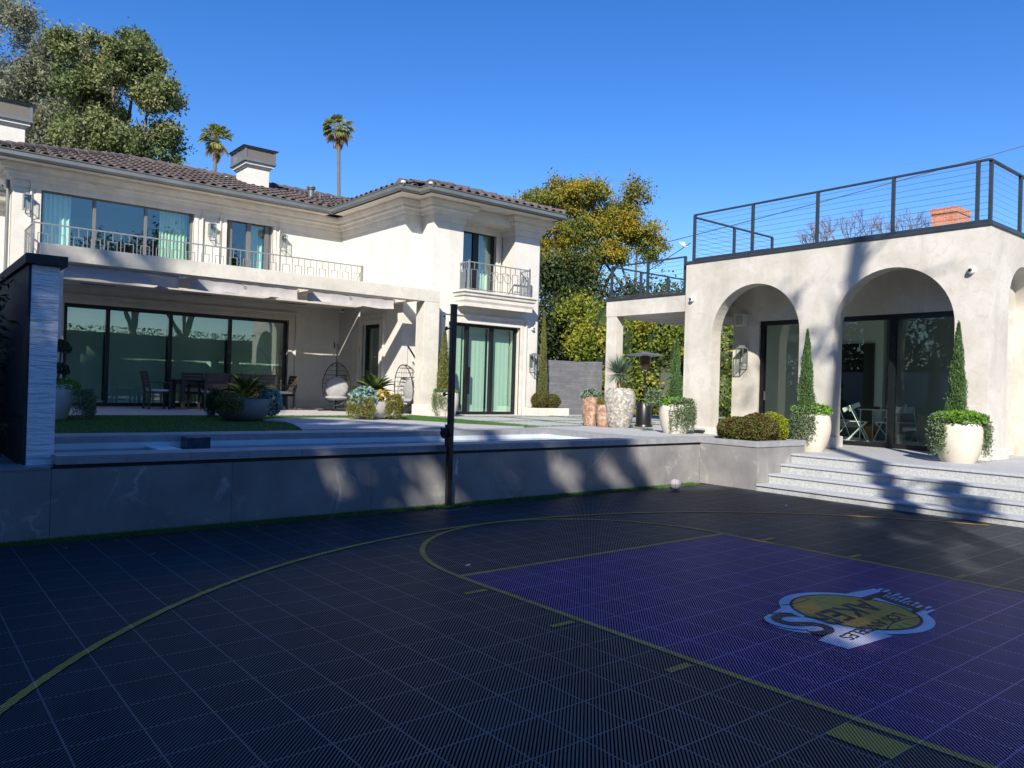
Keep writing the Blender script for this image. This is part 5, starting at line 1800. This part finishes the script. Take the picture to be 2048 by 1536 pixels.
e0 = eggchair((3.80, 19.35, zf), R(-26), 'black hanging egg chair with pale cushion in front of the patio wall')
copy_tree(e0, loc=(5.08, 17.84, ZT - .0), rot=R(-80), label='hanging egg chair half hidden behind the pergola post')
po = thing('cleaning_pole', 'thin white pole leaning in the inner corner of the patio', 'pole', (4.35, 20.6, zf))
MB().tube([(4.2, 20.3, zf), (4.62, 21.2, 2.55)], .011, 8).build('pole', 'whiteplastic', po, smooth=True)
MB().tube([(4.62, 21.2, 2.55), (4.68, 21.33, 2.72)], .02, 8).build('grip', 'black', po, smooth=True)

# folding chairs and table inside the pavilion
def foldchair(loc, rot, label):
    t = thing('folding_chair', label, 'chair', loc, rot, 'white folding chairs inside the pavilion')
    mb = MB()
    for x in (-.2, .2):
        mb.tube([(x, .22, 0), (x, -.17, .80)], .011, 6)
        mb.tube([(x * .9, -.22, 0), (x * .9, .18, .44)], .011, 6)
    mb.tube([(-.2, .22, .02), (.2, .22, .02)], .009, 6).tube([(-.18, -.22, .02), (.18, -.22, .02)], .009, 6)
    mb.build('frame', 'whiteplastic', t, smooth=True, local=True)
    MB().box(-.19, .19, -.16, .2, .435, .45).build('seat', 'whiteplastic', t, local=True, bevel=.006)
    MB().bar((0, -.125, .71), (0, -.165, .80), .38, .012, up=(1, 0, 0)).box(-.19, .19, -.165, -.145, .66, .80).build('backrest', 'whiteplastic', t, local=True)
    return t
zr = ZD + .021
f0 = foldchair((11.55, 9.15, zr), R(200), 'white folding chair just behind the glass, left of the table')
for x, y, r, l in ((11.7, 8.55, 60, 'white folding chair just left of the door mullion, by the table'), (12.35, 8.45, 130, 'white folding chair on the far side of the small table'), (12.05, 9.9, 250, 'white folding chair cut off by the arch pillar'), (11.8, 7.35, 20, 'white folding chair right of the mullion near the big pot')):
    copy_tree(f0, loc=(x, y, zr), rot=R(r), label=l)
t = thing('small_table', 'small white square table among the folding chairs', 'table', (12.15, 8.95, zr))
MB().box(-.35, .35, -.35, .35, .70, .72).build('table_top', 'whiteplastic', t, local=True, bevel=.005)
for a, b in ((-1, -1), (1, -1), (1, 1), (-1, 1)):
    MB().tube([(a * .3, b * .3, 0), (a * .3, b * .3, .7)], .014, 6).build('leg', 'whiteplastic', t, local=True)
t = thing('red_bag', 'small red and white bag lying on the white table', 'bag', (12.1, 9.0, zr + .72))
MB().ell((0, 0, .035), (.14, .07, .035), 12, 6).build('bag_body', 'red', t, smooth=True, local=True)
t = thing('child_seat', 'orange toy chair on the floor deep inside the pavilion', 'toy', (12.9, 9.5, zr))
MB().lathe([(.14, 0), (.16, .1), (.15, .3), (.05, .34)], 16).build('toy_body', 'orange', t, smooth=True, local=True)
t = thing('blue_stool', 'dark blue stool beside the orange toy inside the pavilion', 'stool', (12.7, 9.1, zr))
MB().lathe([(.13, 0), (.17, .16), (.17, .3), (.13, .42), (.0, .42)], 20).build('stool_body', 'blueglass', t, smooth=True, local=True)

# black net post by the wall
PX, PY = .215, 8.86
t = thing('net_post', 'tall black steel net post standing in the turf against the marble wall', 'post', (PX, PY, 0))
MB().box(PX - .034, PX + .034, PY - .034, PY + .034, 0, 2.60).build('post', 'black', t, bevel=.006)
MB().box(PX - .037, PX + .037, PY - .037, PY + .037, 2.60, 2.62).build('cap', 'black', t)
mb = MB()
mb.tube([(PX - .03, PY - .02, .95), (PX - .12, PY - .02, .95)], .045, 20).tube([(PX - .065, PY - .02, .95), (PX - .072, PY - .02, .95)], .068, 24).tube([(PX - .115, PY - .02, .95), (PX - .122, PY - .02, .95)], .068, 24)
mb.tube([(PX - .12, PY - .02, .95), (PX - .17, PY - .02, .95)], .012, 8).tube([(PX - .16, PY - .02, .95), (PX - .16, PY - .03, 1.03)], .009, 8)
mb.box(PX - .062, PX - .04, PY - .045, PY + .03, .78, 1.06)
mb.build('winch', 'black', t, smooth=True)
mb = MB()
for z in (2.30, 1.45): mb.tube([(PX - .05, PY, z), (PX - .10, PY, z)], .010, 8).tube([(PX - .10, PY, z), (PX - .115, PY, z)], .026, 12)
mb.build('pulley', 'black', t, smooth=True)
c = MB()
c.tube([(PX - .1, PY - .03, 1.42), (PX - .12, PY - .05, .9), (PX - .10, PY - .06, .35), (PX - .22, PY - .12, .06), (PX - .42, PY - .28, .008), (PX - .15, PY - .33, .008), (PX + .15, PY - .26, .008), (PX + .12, PY - .1, .1), (PX + .07, PY - .06, .5)], .0025, 5)
c.build('cord', 'cable', t, smooth=True)
mb = MB()
rr = random.Random(4)
for i in range(7): mb.tube([(PX + .065 + rr.uniform(-.01, .02), PY - .06 + rr.uniform(-.01, .01), .42 + i * .025), (PX + .075 + rr.uniform(-.02, .02), PY - .065, .47 + i * .025)], .008, 5)
mb.build('white_tie', 'whiteplastic', t)
t = thing('court_ball', 'pale grey ball resting on the turf strip at the foot of the marble wall', 'ball', (4.36, 8.50, .0))
MB().ell((0, 0, .092), (.09, .09, .09), 28, 18).build('ball', 'ball', t, smooth=True, local=True)
mb = MB()
for ax in range(3):
    for off in ((0,) if ax else (0,)):
        pts = []
        for i in range(33):
            a = 2 * math.pi * i / 32
            q = (math.cos(a) * .0905, math.sin(a) * .0905)
            pts.append(((0, q[0], q[1]), (q[0] * .8 + q[1] * 0, q[0] * .6, q[1]), (q[0], q[1], 0))[ax])
        pts = [(p[0], p[1], p[2] + .092) for p in pts]
        mb.tube(pts, .0026, 5)
mb.build('seam', 'seam', t, local=True)

# dry leaves and scraps lying on the court
l0 = None
for x, y, r_, lab in ((-3.64, 7.81, .4, 'curled dry leaf lying out on the dark court, left of the yellow arc'),
                      (-4.2, 8.45, 1.2, 'dry leaf beside the turf strip, nearest the left frame edge'),
                      (-3.75, 8.6, 2.6, 'dry leaf at the turf edge below the white stone wall end'),
                      (-2.4, 8.62, .9, 'dry leaf at the turf edge below the middle of the dark marble wall'),
                      (-1.55, 8.66, 3.3, 'dry leaf at the turf edge left of the net post'),
                      (.72, 8.6, 2.0, 'dry leaf at the turf edge just right of the net post'),
                      (3.8, 8.6, 5.0, 'dry leaf at the turf edge left of the pale ball')):
    if l0 is None:
        l0 = thing('fallen_leaf', lab, 'leaf', (x, y, .008), r_, 'dry leaves scattered on the court')
        MB().add([(-.035, 0, .006), (-.012, .014, .0), (.02, .011, .004), (.04, 0, .012), (.02, -.011, .004), (-.012, -.014, .0)], [(0, 3, 2, 1), (0, 5, 4, 3)]).build('leaf_blade', 'l_dead', l0, local=True)
    else:
        copy_tree(l0, loc=(x, y, .008), rot=r_, label=lab)
for x, y, lab in ((-1.53, 6.02, 'tiny white scrap on the court left of the free throw circle'), (4.45, 6.6, 'tiny white scrap on the court beyond the painted lane, before the steps')):
    t = thing('paper_scrap', lab, 'scrap', (x, y, .007))
    MB().add([(-.025, -.012, 0), (.02, -.018, .004), (.028, .012, .010), (-.015, .016, .003)], [(0, 1, 2, 3)]).build('paper', 'whiteplastic', t, local=True)

# ================================================================ TREES AND BACKGROUND
# --- behind the house
tree('gum_tree', 'tall grey-green gum tree at the left edge, partly out of frame', (0.5, 73, -.02),
     [((0.2, 73, 26), (3.2, 3.2, 4.8)), ((-2.2, 73, 23), (3.6, 3.5, 5)), ((2.2, 72, 21), (2.4, 2.6, 4)), ((0, 73, 18), (3.4, 3, 4)), ((2.0, 72.5, 16.5), (2.2, 2.4, 3)), ((-3, 73, 15), (3.5, 3, 4))],
     'l_euc', 1000, 60, .8, .32, 61, .45, 'tall trees behind the house', .6, aspect=.3, sub=(80, .9))
tree('gum_tree', 'slender grey-green gum tree, second from the left behind the house', (3.6, 64.5, -.02),
     [((3.3, 64.5, 24.4), (2.5, 2.4, 2.9)), ((4.5, 64, 22.2), (2.2, 2.2, 3)), ((2.5, 64.5, 20.5), (1.9, 2, 3)), ((4.4, 64, 18.5), (1.8, 2, 3)), ((3.2, 64, 16), (2.0, 2, 3))],
     'l_euc', 900, 60, .7, .3, 62, .4, 'tall trees behind the house', .6, aspect=.3, sub=(60, .8))
tree('broad_tree', 'biggest dense green tree behind the left part of the tiled roof', (5.0, 50, -.02),
     [((4.3, 50, 20.3), (1.7, 1.8, 1.5)), ((5.0, 49.8, 20.0), (1.5, 1.7, 1.5)), ((5.5, 49.5, 19.8), (1.6, 1.7, 1.3)), ((3.1, 50.5, 19.0), (1.7, 1.9, 2.3)), ((6.3, 49, 18.6), (1.6, 1.7, 1.7)), ((4.6, 49.3, 17.8), (2.2, 2, 2)), ((2.9, 51, 16.4), (1.7, 2, 2.2)), ((6.9, 48.6, 16.8), (1.25, 1.4, 1.4)), ((5.6, 48.6, 15.6), (1.9, 2, 1.7)), ((3.8, 49.5, 14.2), (2.1, 2, 1.9)), ((7.2, 48.4, 14.6), (1.2, 1.3, 1.3)), ((8.0, 48, 13.6), (1.0, 1, 1.0)), ((6, 48.5, 13), (1.8, 2, 1.4)), ((8.6, 47.6, 12.8), (.9, 1, 1.1)), ((2.3, 51.5, 13.4), (1.6, 2, 1.7))],
     'l_oak', 1200, 64, .42, .21, 63, .5, 'tall trees behind the house', .75, aspect=.5, sub=(95, .62))
def palm(name, label, base, top, r, nf, L, seed):
    t = thing(name, label, 'palm tree', base, group='tall fan palms behind the house')
    b, tp = Vector(base), Vector(top)
    pts = [b.lerp(tp, i / 10) + Vector((-.5 * math.sin(math.pi * i / 10), 0, 0)) * .8 for i in range(11)]
    MB().tube([tuple(p) for p in pts], [r * (1.15 - .3 * i / 10) for i in range(11)], 10).build('trunk', 'palmbark', t, smooth=True)
    rg = np.random.default_rng(seed)
    st_ = []; dead = []
    pet = MB()
    for k in range(nf):
        az = rg.uniform(0, 6.283)
        el = rg.uniform(-.8, 1.5)
        P = frond_pts(tp, az, el, L * .55, 4, .45, rg)
        pet.tube([tuple(q) for q in P], .018, 4)
        end = P[-1]; d0 = (P[-1] - P[-2]); d0 /= np.linalg.norm(d0)
        side = np.array([-math.sin(az), math.cos(az), 0])
        upv = np.cross(side, d0)
        for j in range(15):
            f = -1.25 + 2.5 * j / 14
            d = d0 * math.cos(f) + side * math.sin(f) + upv * rg.normal(0, .08)
            l = L * .52 * (1 - .22 * abs(f)) * rg.uniform(.85, 1.1)
            Q = np.array([end, end + d * l * .55, end + d * l * .85 + np.array([0, 0, -.12 * l]), end + d * l + np.array([0, 0, -.3 * l])])
            sd = np.cross(d, upv); 
            (st_ if el > -.45 else dead).append((Q, np.cross(d, upv * .6 + rg.normal(size=3) * .5) ))
    for lst in (st_, dead):
        for i, (Q, sd) in enumerate(lst):
            nn = np.linalg.norm(sd); lst[i] = (Q, sd / (nn + 1e-6))
    cr = leafstrip('crown', st_, .055, 'l_palm', t)
    if dead: leafstrip('dead_fronds', dead, .055, 'l_dead', t)
    sk = [(tp.x + rg.normal(0, .13), tp.y + rg.normal(0, .13), tp.z - rg.uniform(.1, 1.6)) for _ in range(260)]
    leafobj('skirt', np.array(sk), .42, 'l_dead', t, .25, up=np.tile([0, 0, 1.], (260, 1)), seed=seed)
    pet.build('stalks', 'l_palm', cr)
palm('fan_palm', 'shorter fan palm rising left of the roof chimney', (14.6, 61.6, -.02), (14.18, 61.9, 20.1), .15, 46, 1.4, 71)
palm('fan_palm', 'taller curved fan palm standing alone in the middle of the sky', (22.9, 55.0, -.02), (21.5, 55.9, 21.3), .14, 48, 1.3, 72)

# yellow flowering tree right of the house
tree('flowering_tree', 'large tree with golden yellow blossom right of the house', (18.2, 24.6, -.02),
     [((16.4, 25.4, 9.4), (1.3, 1.4, .75)), ((17.4, 24.6, 9.9), (1.2, 1.3, .6)), ((15.7, 26.0, 8.7), (1.0, 1.1, .7)), ((16.6, 25.0, 8.1), (1.2, 1.2, .7)), ((17.9, 24.2, 8.6), (1.0, 1.2, .7)), ((15.9, 25.8, 7.2), (.9, 1, .7)), ((16.8, 25.0, 6.9), (1.1, 1.2, .6)), ((18.9, 23.6, 9.0), (1.0, 1, .7)), ((19.5, 23.0, 8.4), (.8, .9, .6)), ((20.0, 22.6, 7.7), (.6, .6, .55)), ((18.5, 23.8, 7.5), (1.0, 1, .55)), ((17.7, 24.2, 6.8), (.8, .9, .5))],
     'l_yel', 800, 110, .40, .115, 64, .26, shell=.4, aspect=.45, flat=.45, cat='tree')
tree('pale_tree', 'wispy brownish branch top above the yellow blossom, right side', (19.6, 23.2, -.02),
     [((19.25, 22.9, 10.0), (.62, .6, .55)), ((18.0, 24.2, 10.2), (.6, .6, .3)), ((16.6, 25.2, 10.2), (.5, .6, .3))],
     'l_olive', 60, 55, .35, .13, 65, .14, shell=.2)
def bushmass(name, label, lobes, mat, n, per, cs, ls, seed, cat='shrub', group=None):
    b = lobes[0][0]
    t = thing(name, label, cat, (b[0], b[1], 0), group=group)
    mb = MB()
    for c, r in lobes:
        mb.tube([(c[0], c[1], 0), (c[0] + .1, c[1], c[2])], [.09, .03], 6)
    mb.build('stem', 'bark', t)
    if cat == 'hedge':
        mb = MB()
        for c, r in lobes: mb.ell(c, (r[0] * .85, r[1] * .85, r[2] * 1.05), 12, 8)
        mb.build('inner_twigs', 'l_dark', t)
    leafobj('foliage', clumps(lobes, n, per, cs, seed, .5), ls, mat, t, .55, seed=seed)
    return t
bushmass('ivy_thicket', 'tall dark ivy thicket under the golden tree, right of the house', [((15.2, 24.5, 4.8), (1.7, 1.3, 2.2)), ((16.8, 23.6, 4.4), (1.6, 1.3, 2.0)), ((15.2, 24.2, 2.4), (1.9, 1.4, 1.9)), ((17.2, 23.2, 2.4), (1.8, 1.3, 1.9)), ((16.4, 23.9, 6.2), (1.2, 1.2, 1.2))], 'l_dark', 420, 90, .5, .15, 81)
bushmass('green_shrub', 'mid-green shrub in front of the dark thicket above the slate wall', [((15.2, 22.0, 4.4), (.9, .8, .7)), ((16.4, 21.5, 3.6), (1.0, .8, .7)), ((15.0, 21.4, 3.2), (.8, .7, .5)), ((14.6, 20.6, 2.3), (.7, .6, .45))], 'l_hedge', 150, 70, .35, .12, 82)
# hedge seen under the canopy
hl = []
for i in range(7):
    hl.append(((14.6 + i * 1.3, 19.6 - i * 1.25, 3.2 + .35 * math.sin(i * 2.1)), (1.1, 1.1, 1.35)))
    hl.append(((14.6 + i * 1.3, 19.6 - i * 1.25, 1.4), (1.1, 1.1, 1.3)))
bushmass('tall_hedge', 'tall yellow-green hedge seen beneath the flat canopy', hl, 'l_hedge', 1000, 90, .45, .13, 83, 'hedge')
bushmass('dark_tree', 'dark broadleaf treetop showing above the canopy roof', [((20.2, 21.6, 4.9), (1.6, 1.4, 1.1)), ((22.2, 20.2, 5.1), (1.4, 1.4, .9)), ((24, 19.0, 5.8), (1.0, 1, 1.0)), ((18.5, 22.0, 5.0), (1.0, 1, .9))], 'l_dark', 150, 70, .5, .17, 84, 'tree')
bushmass('olive_tree', 'pale olive treetop behind the canopy railing post', [((24.5, 19.5, 6.6), (1.2, 1.0, 1.0)), ((21.2, 21.0, 5.2), (1.0, 1, .7))], 'l_olive', 70, 55, .4, .14, 85, 'tree')

# bare tree and the neighbour's brick chimney above the roof terrace
t = thing('bare_tree', 'leafless winter tree behind the roof terrace railing', 'tree', (34, 20, -.02))
mb = MB()
rr = random.Random(12)
def branch(mb, p, d, L, r, lev):
    q = p + d * L
    mid = p.lerp(q, .5) + Vector((rr.uniform(-.06, .06), rr.uniform(-.06, .06), rr.uniform(-.05, .05))) * L
    mb.tube([p, mid, q], [r, r * .8, r * .6], 5 if lev < 3 else 3, cap=False)
    if lev >= 6: return
    for _ in range(3 if lev < 5 else 2):
        nd = (d + Vector((rr.uniform(-.75, .75), rr.uniform(-.75, .75), rr.uniform(-.15, .5)))).normalized()
        branch(mb, q, nd, L * rr.uniform(.58, .8), r * .58, lev + 1)
for bx, by in ((32.6, 21.0), (34.6, 19.4), (36.2, 18.0)):
    branch(mb, Vector((bx, by, 5.5)), Vector((0, 0, 1)), 2.0, .16, 0)
    mb.tube([(bx, by, -.02), (bx, by, 5.5)], .2, 8)
mb.build('branches', 'l_bare', t)
t = thing('neighbour_house', 'red brick chimney on the neighbouring roof behind the terrace railing', 'building', (26.5, 13.4, -.02))
MB().box(25.9, 27.2, 12.75, 13.65, 5, 8.75).build('chimney', 'brick', t)
m = MB()
for k in range(9): m.box(25.85 + k * .155, 25.85 + k * .155 + .1, 12.70, 13.70, 8.752, 8.95)
m.build('chimney_crown', 'brick', t)
MB().box(24.5, 32, 10.5, 16, -.02, 7.4).build('wall', 'stucco', t)

# power lines
def wire(name, label, a, b, sag, r=.012):
    a, b = Vector(a), Vector(b)
    t = thing(name, label, 'cable', tuple(a.lerp(b, .5)), group=None)
    pts = [a.lerp(b, i / 24) - Vector((0, 0, sag * 4 * (i / 24) * (1 - i / 24))) for i in range(25)]
    MB().tube([tuple(p) for p in pts], r, 5).build('strand', 'black', t)
    return t
wire('power_cable', 'dark overhead cable sagging behind the roof terrace railing', (21.5, 4.4, 10.0), (13.75, 18.0, 6.25), .12)
wire('power_cable', 'cable running down from the insulator toward the golden tree', (13.85, 15.77, 6.22), (14.25, 19.6, 4.9), .02)
wire('service_wire', 'pale thin wire crossing in front of the dark thicket', (12.9, 21.8, 4.5), (15.4, 19.6, 5.2), .05)
t = thing('cable_insulator', 'small coil of wire and insulator hanging left of the terrace corner post', 'insulator', (13.8, 16.0, 6.2))
MB().tube([(.12 * math.cos(i * .5), .12 * math.sin(i * .5) , .1 * math.sin(i * .5)) for i in range(14)], .012, 5).ell((0, 0, 0), (.06, .06, .08), 10, 6).build('coil', 'whiteplastic', t, local=True)

# dark hedge along the left face of the garden wall
t = thing('wall_hedge', 'dark leafy hedge in deep shade left of the white stone wall end', 'hedge', (-5.1, 11.5, 0))
hl = [((-4.98, 10.1 + i * 1.1, 1.65), (.44, .8, .9)) for i in range(6)] + [((-5.12, 10.3 + i * 1.2, .8), (.42, .7, .8)) for i in range(6)]
MB().tube([(-5.05, 11, 0), (-5.05, 11, 1.8)], .04, 6).tube([(-5.05, 13, 0), (-5.05, 13, 1.8)], .04, 6).build('stem', 'bark', t)
leafobj('foliage', clumps(hl, 260, 60, .3, 91, .4), .11, 'l_dark', t, .35, seed=91)

# ---- behind the camera: the hedge and the tall trees whose shade falls over the court
t = thing('boundary_hedge', 'long clipped hedge on the far side of the court, mirrored in the patio glass', 'hedge', (0, -9, 0))
mb = MB().box(-26, 16, -9.6, -8.6, 0, 4.2)
mb.build('inner_mass', 'soil', t)
rg = np.random.default_rng(5)
n = 26000
P = np.stack([rg.uniform(-26, 16, n), -8.5 + rg.normal(0, .14, n), rg.uniform(0, 4.6, n) ** 1.0], 1)
leafobj('foliage', P, .16, 'l_back', t, .55, seed=92)

for i in range(8):
    y = -4 + i * 5.2
    x = -17.5 + rg.uniform(-1, 1)
    tree('boundary_tree', ['first', 'second', 'third', 'fourth', 'fifth', 'sixth', 'seventh', 'eighth'][i] + ' evergreen tree of the row along the left boundary, counted from the viewer', (x, y, 0),
         [((x, y, 6.2), (2.2, 2.6, 2.2)), ((x + .5, y + 1.6, 4.2), (2.2, 2.2, 2.0)), ((x, y - 1.2, 3.0), (2.2, 2.4, 2.2)), ((x + .6, y + .4, 1.6), (1.8, 2.6, 1.6))], 'l_back', 150, 42, .7, .3, 140 + i, .2, 'evergreen row along the left boundary')
shade = [(-14, -9), (7.0, -9), (6.4, -1), (5.0, 1.8), (3.5, 2.3), (3.3, 3.9), (5.3, 4.8), (5.3, 8.4), (4.0, 10.6), (2.9, 13.4), (1.7, 16.2), (1.2, 18.4), (2.4, 20.4), (2.2, 24.6), (-12, 24.8)]
rg = np.random.default_rng(77)
Q = []
while len(Q) < 2700:
    a = np.array([rg.uniform(-14, 8), rg.uniform(-9, 24)])
    if inpoly(a[None, :], shade)[0]: Q.append(a)
Q = np.array(Q)
tt = np.maximum(11.5, (Q[:, 1] + 4.2) / .96) + rg.uniform(0, 3.5, len(Q))
Cc = np.stack([Q[:, 0] - tt, Q[:, 1] - .96 * tt, .92 * tt], 1)
# thin the outer edge so that the shade frays into dapples
rad = np.full(len(Q), .85)
# denser over the court and wall
ptsL = []
for c, r in zip(Cc, rad):
    m = int(60 * rg.uniform(.6, 1.4))
    ptsL.append(c + rg.normal(size=(m, 3)) * r * .42)
# frayed clumps for the dapples on the marble wall, the pergola beam and the court edge
dap = []
for cx, cy, sx, sy, k in ((3.4, 9.6, 1.0, .35, 12), (2.9, 21.6, .9, .6, 6), (5.3, 2.6, .3, .5, 4), (-1.2, 26.8, .8, .6, 3)):
    for _ in range(k):
        q = np.array([cx + rg.normal() * sx * .6, cy + rg.normal() * sy * .6])
        t_ = max(12, (q[1] + 4.5) / .96) + rg.uniform(0, 3)
        c = np.array([q[0] - t_, q[1] - .96 * t_, .92 * t_])
        dap.append(c + rg.normal(size=(26, 3)) * .22)
allP = np.concatenate(ptsL + dap)
# real gaps in the foliage: light falls through them onto the wall, the court and the lawn
gaps = [(-0.64, 9.61, 0.3), (0.43, 9.46, 0.2), (0.25, 9.15, 0.33), (1.76, 9.47, 0.25), (1.93, 9.19, 0.2), (2.87, 9.55, 0.33), (2.77, 9.14, 0.25), (3.61, 9.39, 0.25), (3.72, 9.11, 0.2), (4.68, 9.48, 0.35), (4.76, 9.12, 0.4),
        (3.19, 7.92, 0.2), (4.62, 8.72, .35), (5.1, 9.1, .35), (5.67, 8.0, 0.35), (5.19, 8.45, 0.3), (3.96, 5.16, 0.3), (3.38, 4.6, 0.22), (3.23, 4.21, 0.25), (2.77, 3.78, 0.25), (2.49, 3.45, 0.25), (3.94, 3.78, 0.5), (3.52, 3.45, 0.5), (4.13, 4.15, 0.45), (4.56, 3.73, 0.5), (4.9, 3.6, .5), (4.43, 5.52, 0.22),
        (0.98, 21.07, 0.3), (1.58, 21.02, 0.25), (2.27, 21.01, 0.3), (2.95, 21.04, 0.25), (3.44, 21.0, 0.3), (1.52, 21.4, 0.25),
        (1.47, 14.35, 0.3), (2.09, 13.47, 0.4), (2.18, 14.58, 0.35), (2.49, 12.96, 0.4), (2.8, 12.0, .4)]
mX = allP[:, 0] + allP[:, 2] / .92
mY = allP[:, 1] + allP[:, 2] * .96 / .92
keep = np.ones(len(allP), bool)
for gx, gy, gr_ in gaps:
    dx, dy = mX - gx, mY - gy
    al = (dx + .96 * dy) / 1.386 * .553
    pe = (dx * .96 - dy) / 1.386
    keep &= ((al ** 2 + pe ** 2) > (gr_ * (.95 + .25 * np.sin(np.arctan2(al, pe) * 3 + gx * 9))) ** 2) | (rg.uniform(0, 1, len(allP)) < .07)
hard = [(-30, -30), (8, -30), (7.0, -1), (5.6, 2.2), (4.0, 2.6), (3.9, 3.6), (5.35, 4.7), (5.45, 8.5), (4.3, 10.8), (3.4, 13.4), (2.4, 16.0), (2.0, 18.2), (3.8, 20.0), (4.0, 24.9), (-30, 26)]
jj = rg.normal(0, .06, (len(allP), 2))
keep &= inpoly(np.stack([mX, mY], 1) + jj, hard)
allP = allP[keep]
# share the foliage out between four tall trees
bases = [(-9.0, -8.0), (-14.5, -5.6), (-19.0, -3.9), (-13.0, -11.5)]
d2 = np.stack([(allP[:, 0] - b[0]) ** 2 + (allP[:, 1] - b[1]) ** 2 for b in bases], 1)
own = d2.argmin(1)
for i, b in enumerate(bases):
    t = thing('shade_tree', ('tall tree behind the viewer nearest the court, shading its near half', 'tall tree behind the viewer shading the long marble wall', 'tallest tree behind the viewer shading the lawn and pergola', 'tree at the back behind the viewer, farthest from the court')[i], 'tree', (*b, 0), group='tall trees shading the court')
    P = allP[own == i]
    cz = P.mean(0)
    mb = MB().tube([(*b, 0), (b[0] + .1, b[1], cz[2] * .5), (cz[0], cz[1], cz[2])], [.34, .27, .12], 10)
    for k in range(14):
        e = P[rg.integers(len(P))]
        mb.tube([(b[0] + .1, b[1], cz[2] * .5), tuple((np.array([cz[0], cz[1], cz[2] * .7]) + e) / 2), tuple(e)], [.12, .07, .02], 6)
    mb.build('trunk', 'bark', t, smooth=True)
    leafobj('crown', P, .37, 'l_back', t, .6, seed=100 + i)
# the bare-stemmed tree whose trunk shadow climbs the steps and the arcade
t = thing('slim_tree', 'slim tree behind the viewer whose trunk shadow climbs the steps and arcade', 'tree', (-4.3, -3.83, 0))
mb = MB().tube([(-4.3, -3.83, 0), (-4.25, -3.9, 6), (-4.3, -4.1, 11), (-4.2, -4.6, 16.5)], [.20, .18, .16, .13], 10)
def mp(X0, Y0, z): return (X0 - z / .92, Y0 - z * .96 / .92, z)
mb.tube([(-4.25, -3.9, 6.9), mp(6.2, 6.1, 8.2), mp(6.75, 6.0, 9.1), mp(6.75, 5.55, 9.4)], [.05, .045, .035, .02], 6)
mb.tube([mp(6.75, 5.55, 9.4), mp(6.35, 5.1, 9.1), mp(5.9, 4.85, 8.6)], [.07, .1, .06], 6)
for a in range(4):
    z = 14.6 + .35 * a
    mb.tube([(-4.25, -4.4, z), (-4.25 + rg.normal(0, 1.2), -4.4 + rg.normal(0, 1.2), z + .6)], [.04, .015], 5)
mb.build('trunk', 'bark', t, smooth=True)
pp = [np.array(mp(12.2 + rg.normal() * 1.3, 11.2 + rg.normal() * 1.2, 15.5)) + rg.normal(size=(30, 3)) * .25 for _ in range(3)]
pp += [np.array(mp(x, y, 8.8)) + rg.normal(size=(60, 3)) * s for x, y, s in ((6.55, 5.45, .09), (6.1, 4.95, .12), (5.75, 4.7, .12))]
leafobj('crown', np.concatenate(pp), .26, 'l_back', t, .6, seed=110)
# two trees whose silhouettes show in the patio glass
for i, (x, y) in enumerate(((7.4, -12.5), (11.0, -13.5))):
    tree('street_tree', ('large branching tree beyond the hedge, mirrored in the patio glass', 'second branching tree beyond the hedge, mirrored right of the first')[i], (x, y, 0),
         [((x - 2 + j * 1.2, y + rg.uniform(-1, 1), 8.5 + rg.uniform(-1, 2)), (1.6, 1.5, 1.0)) for j in range(4)], 'l_back', 90, 50, .7, .25, 120 + i, .35, 'trees beyond the hedge')
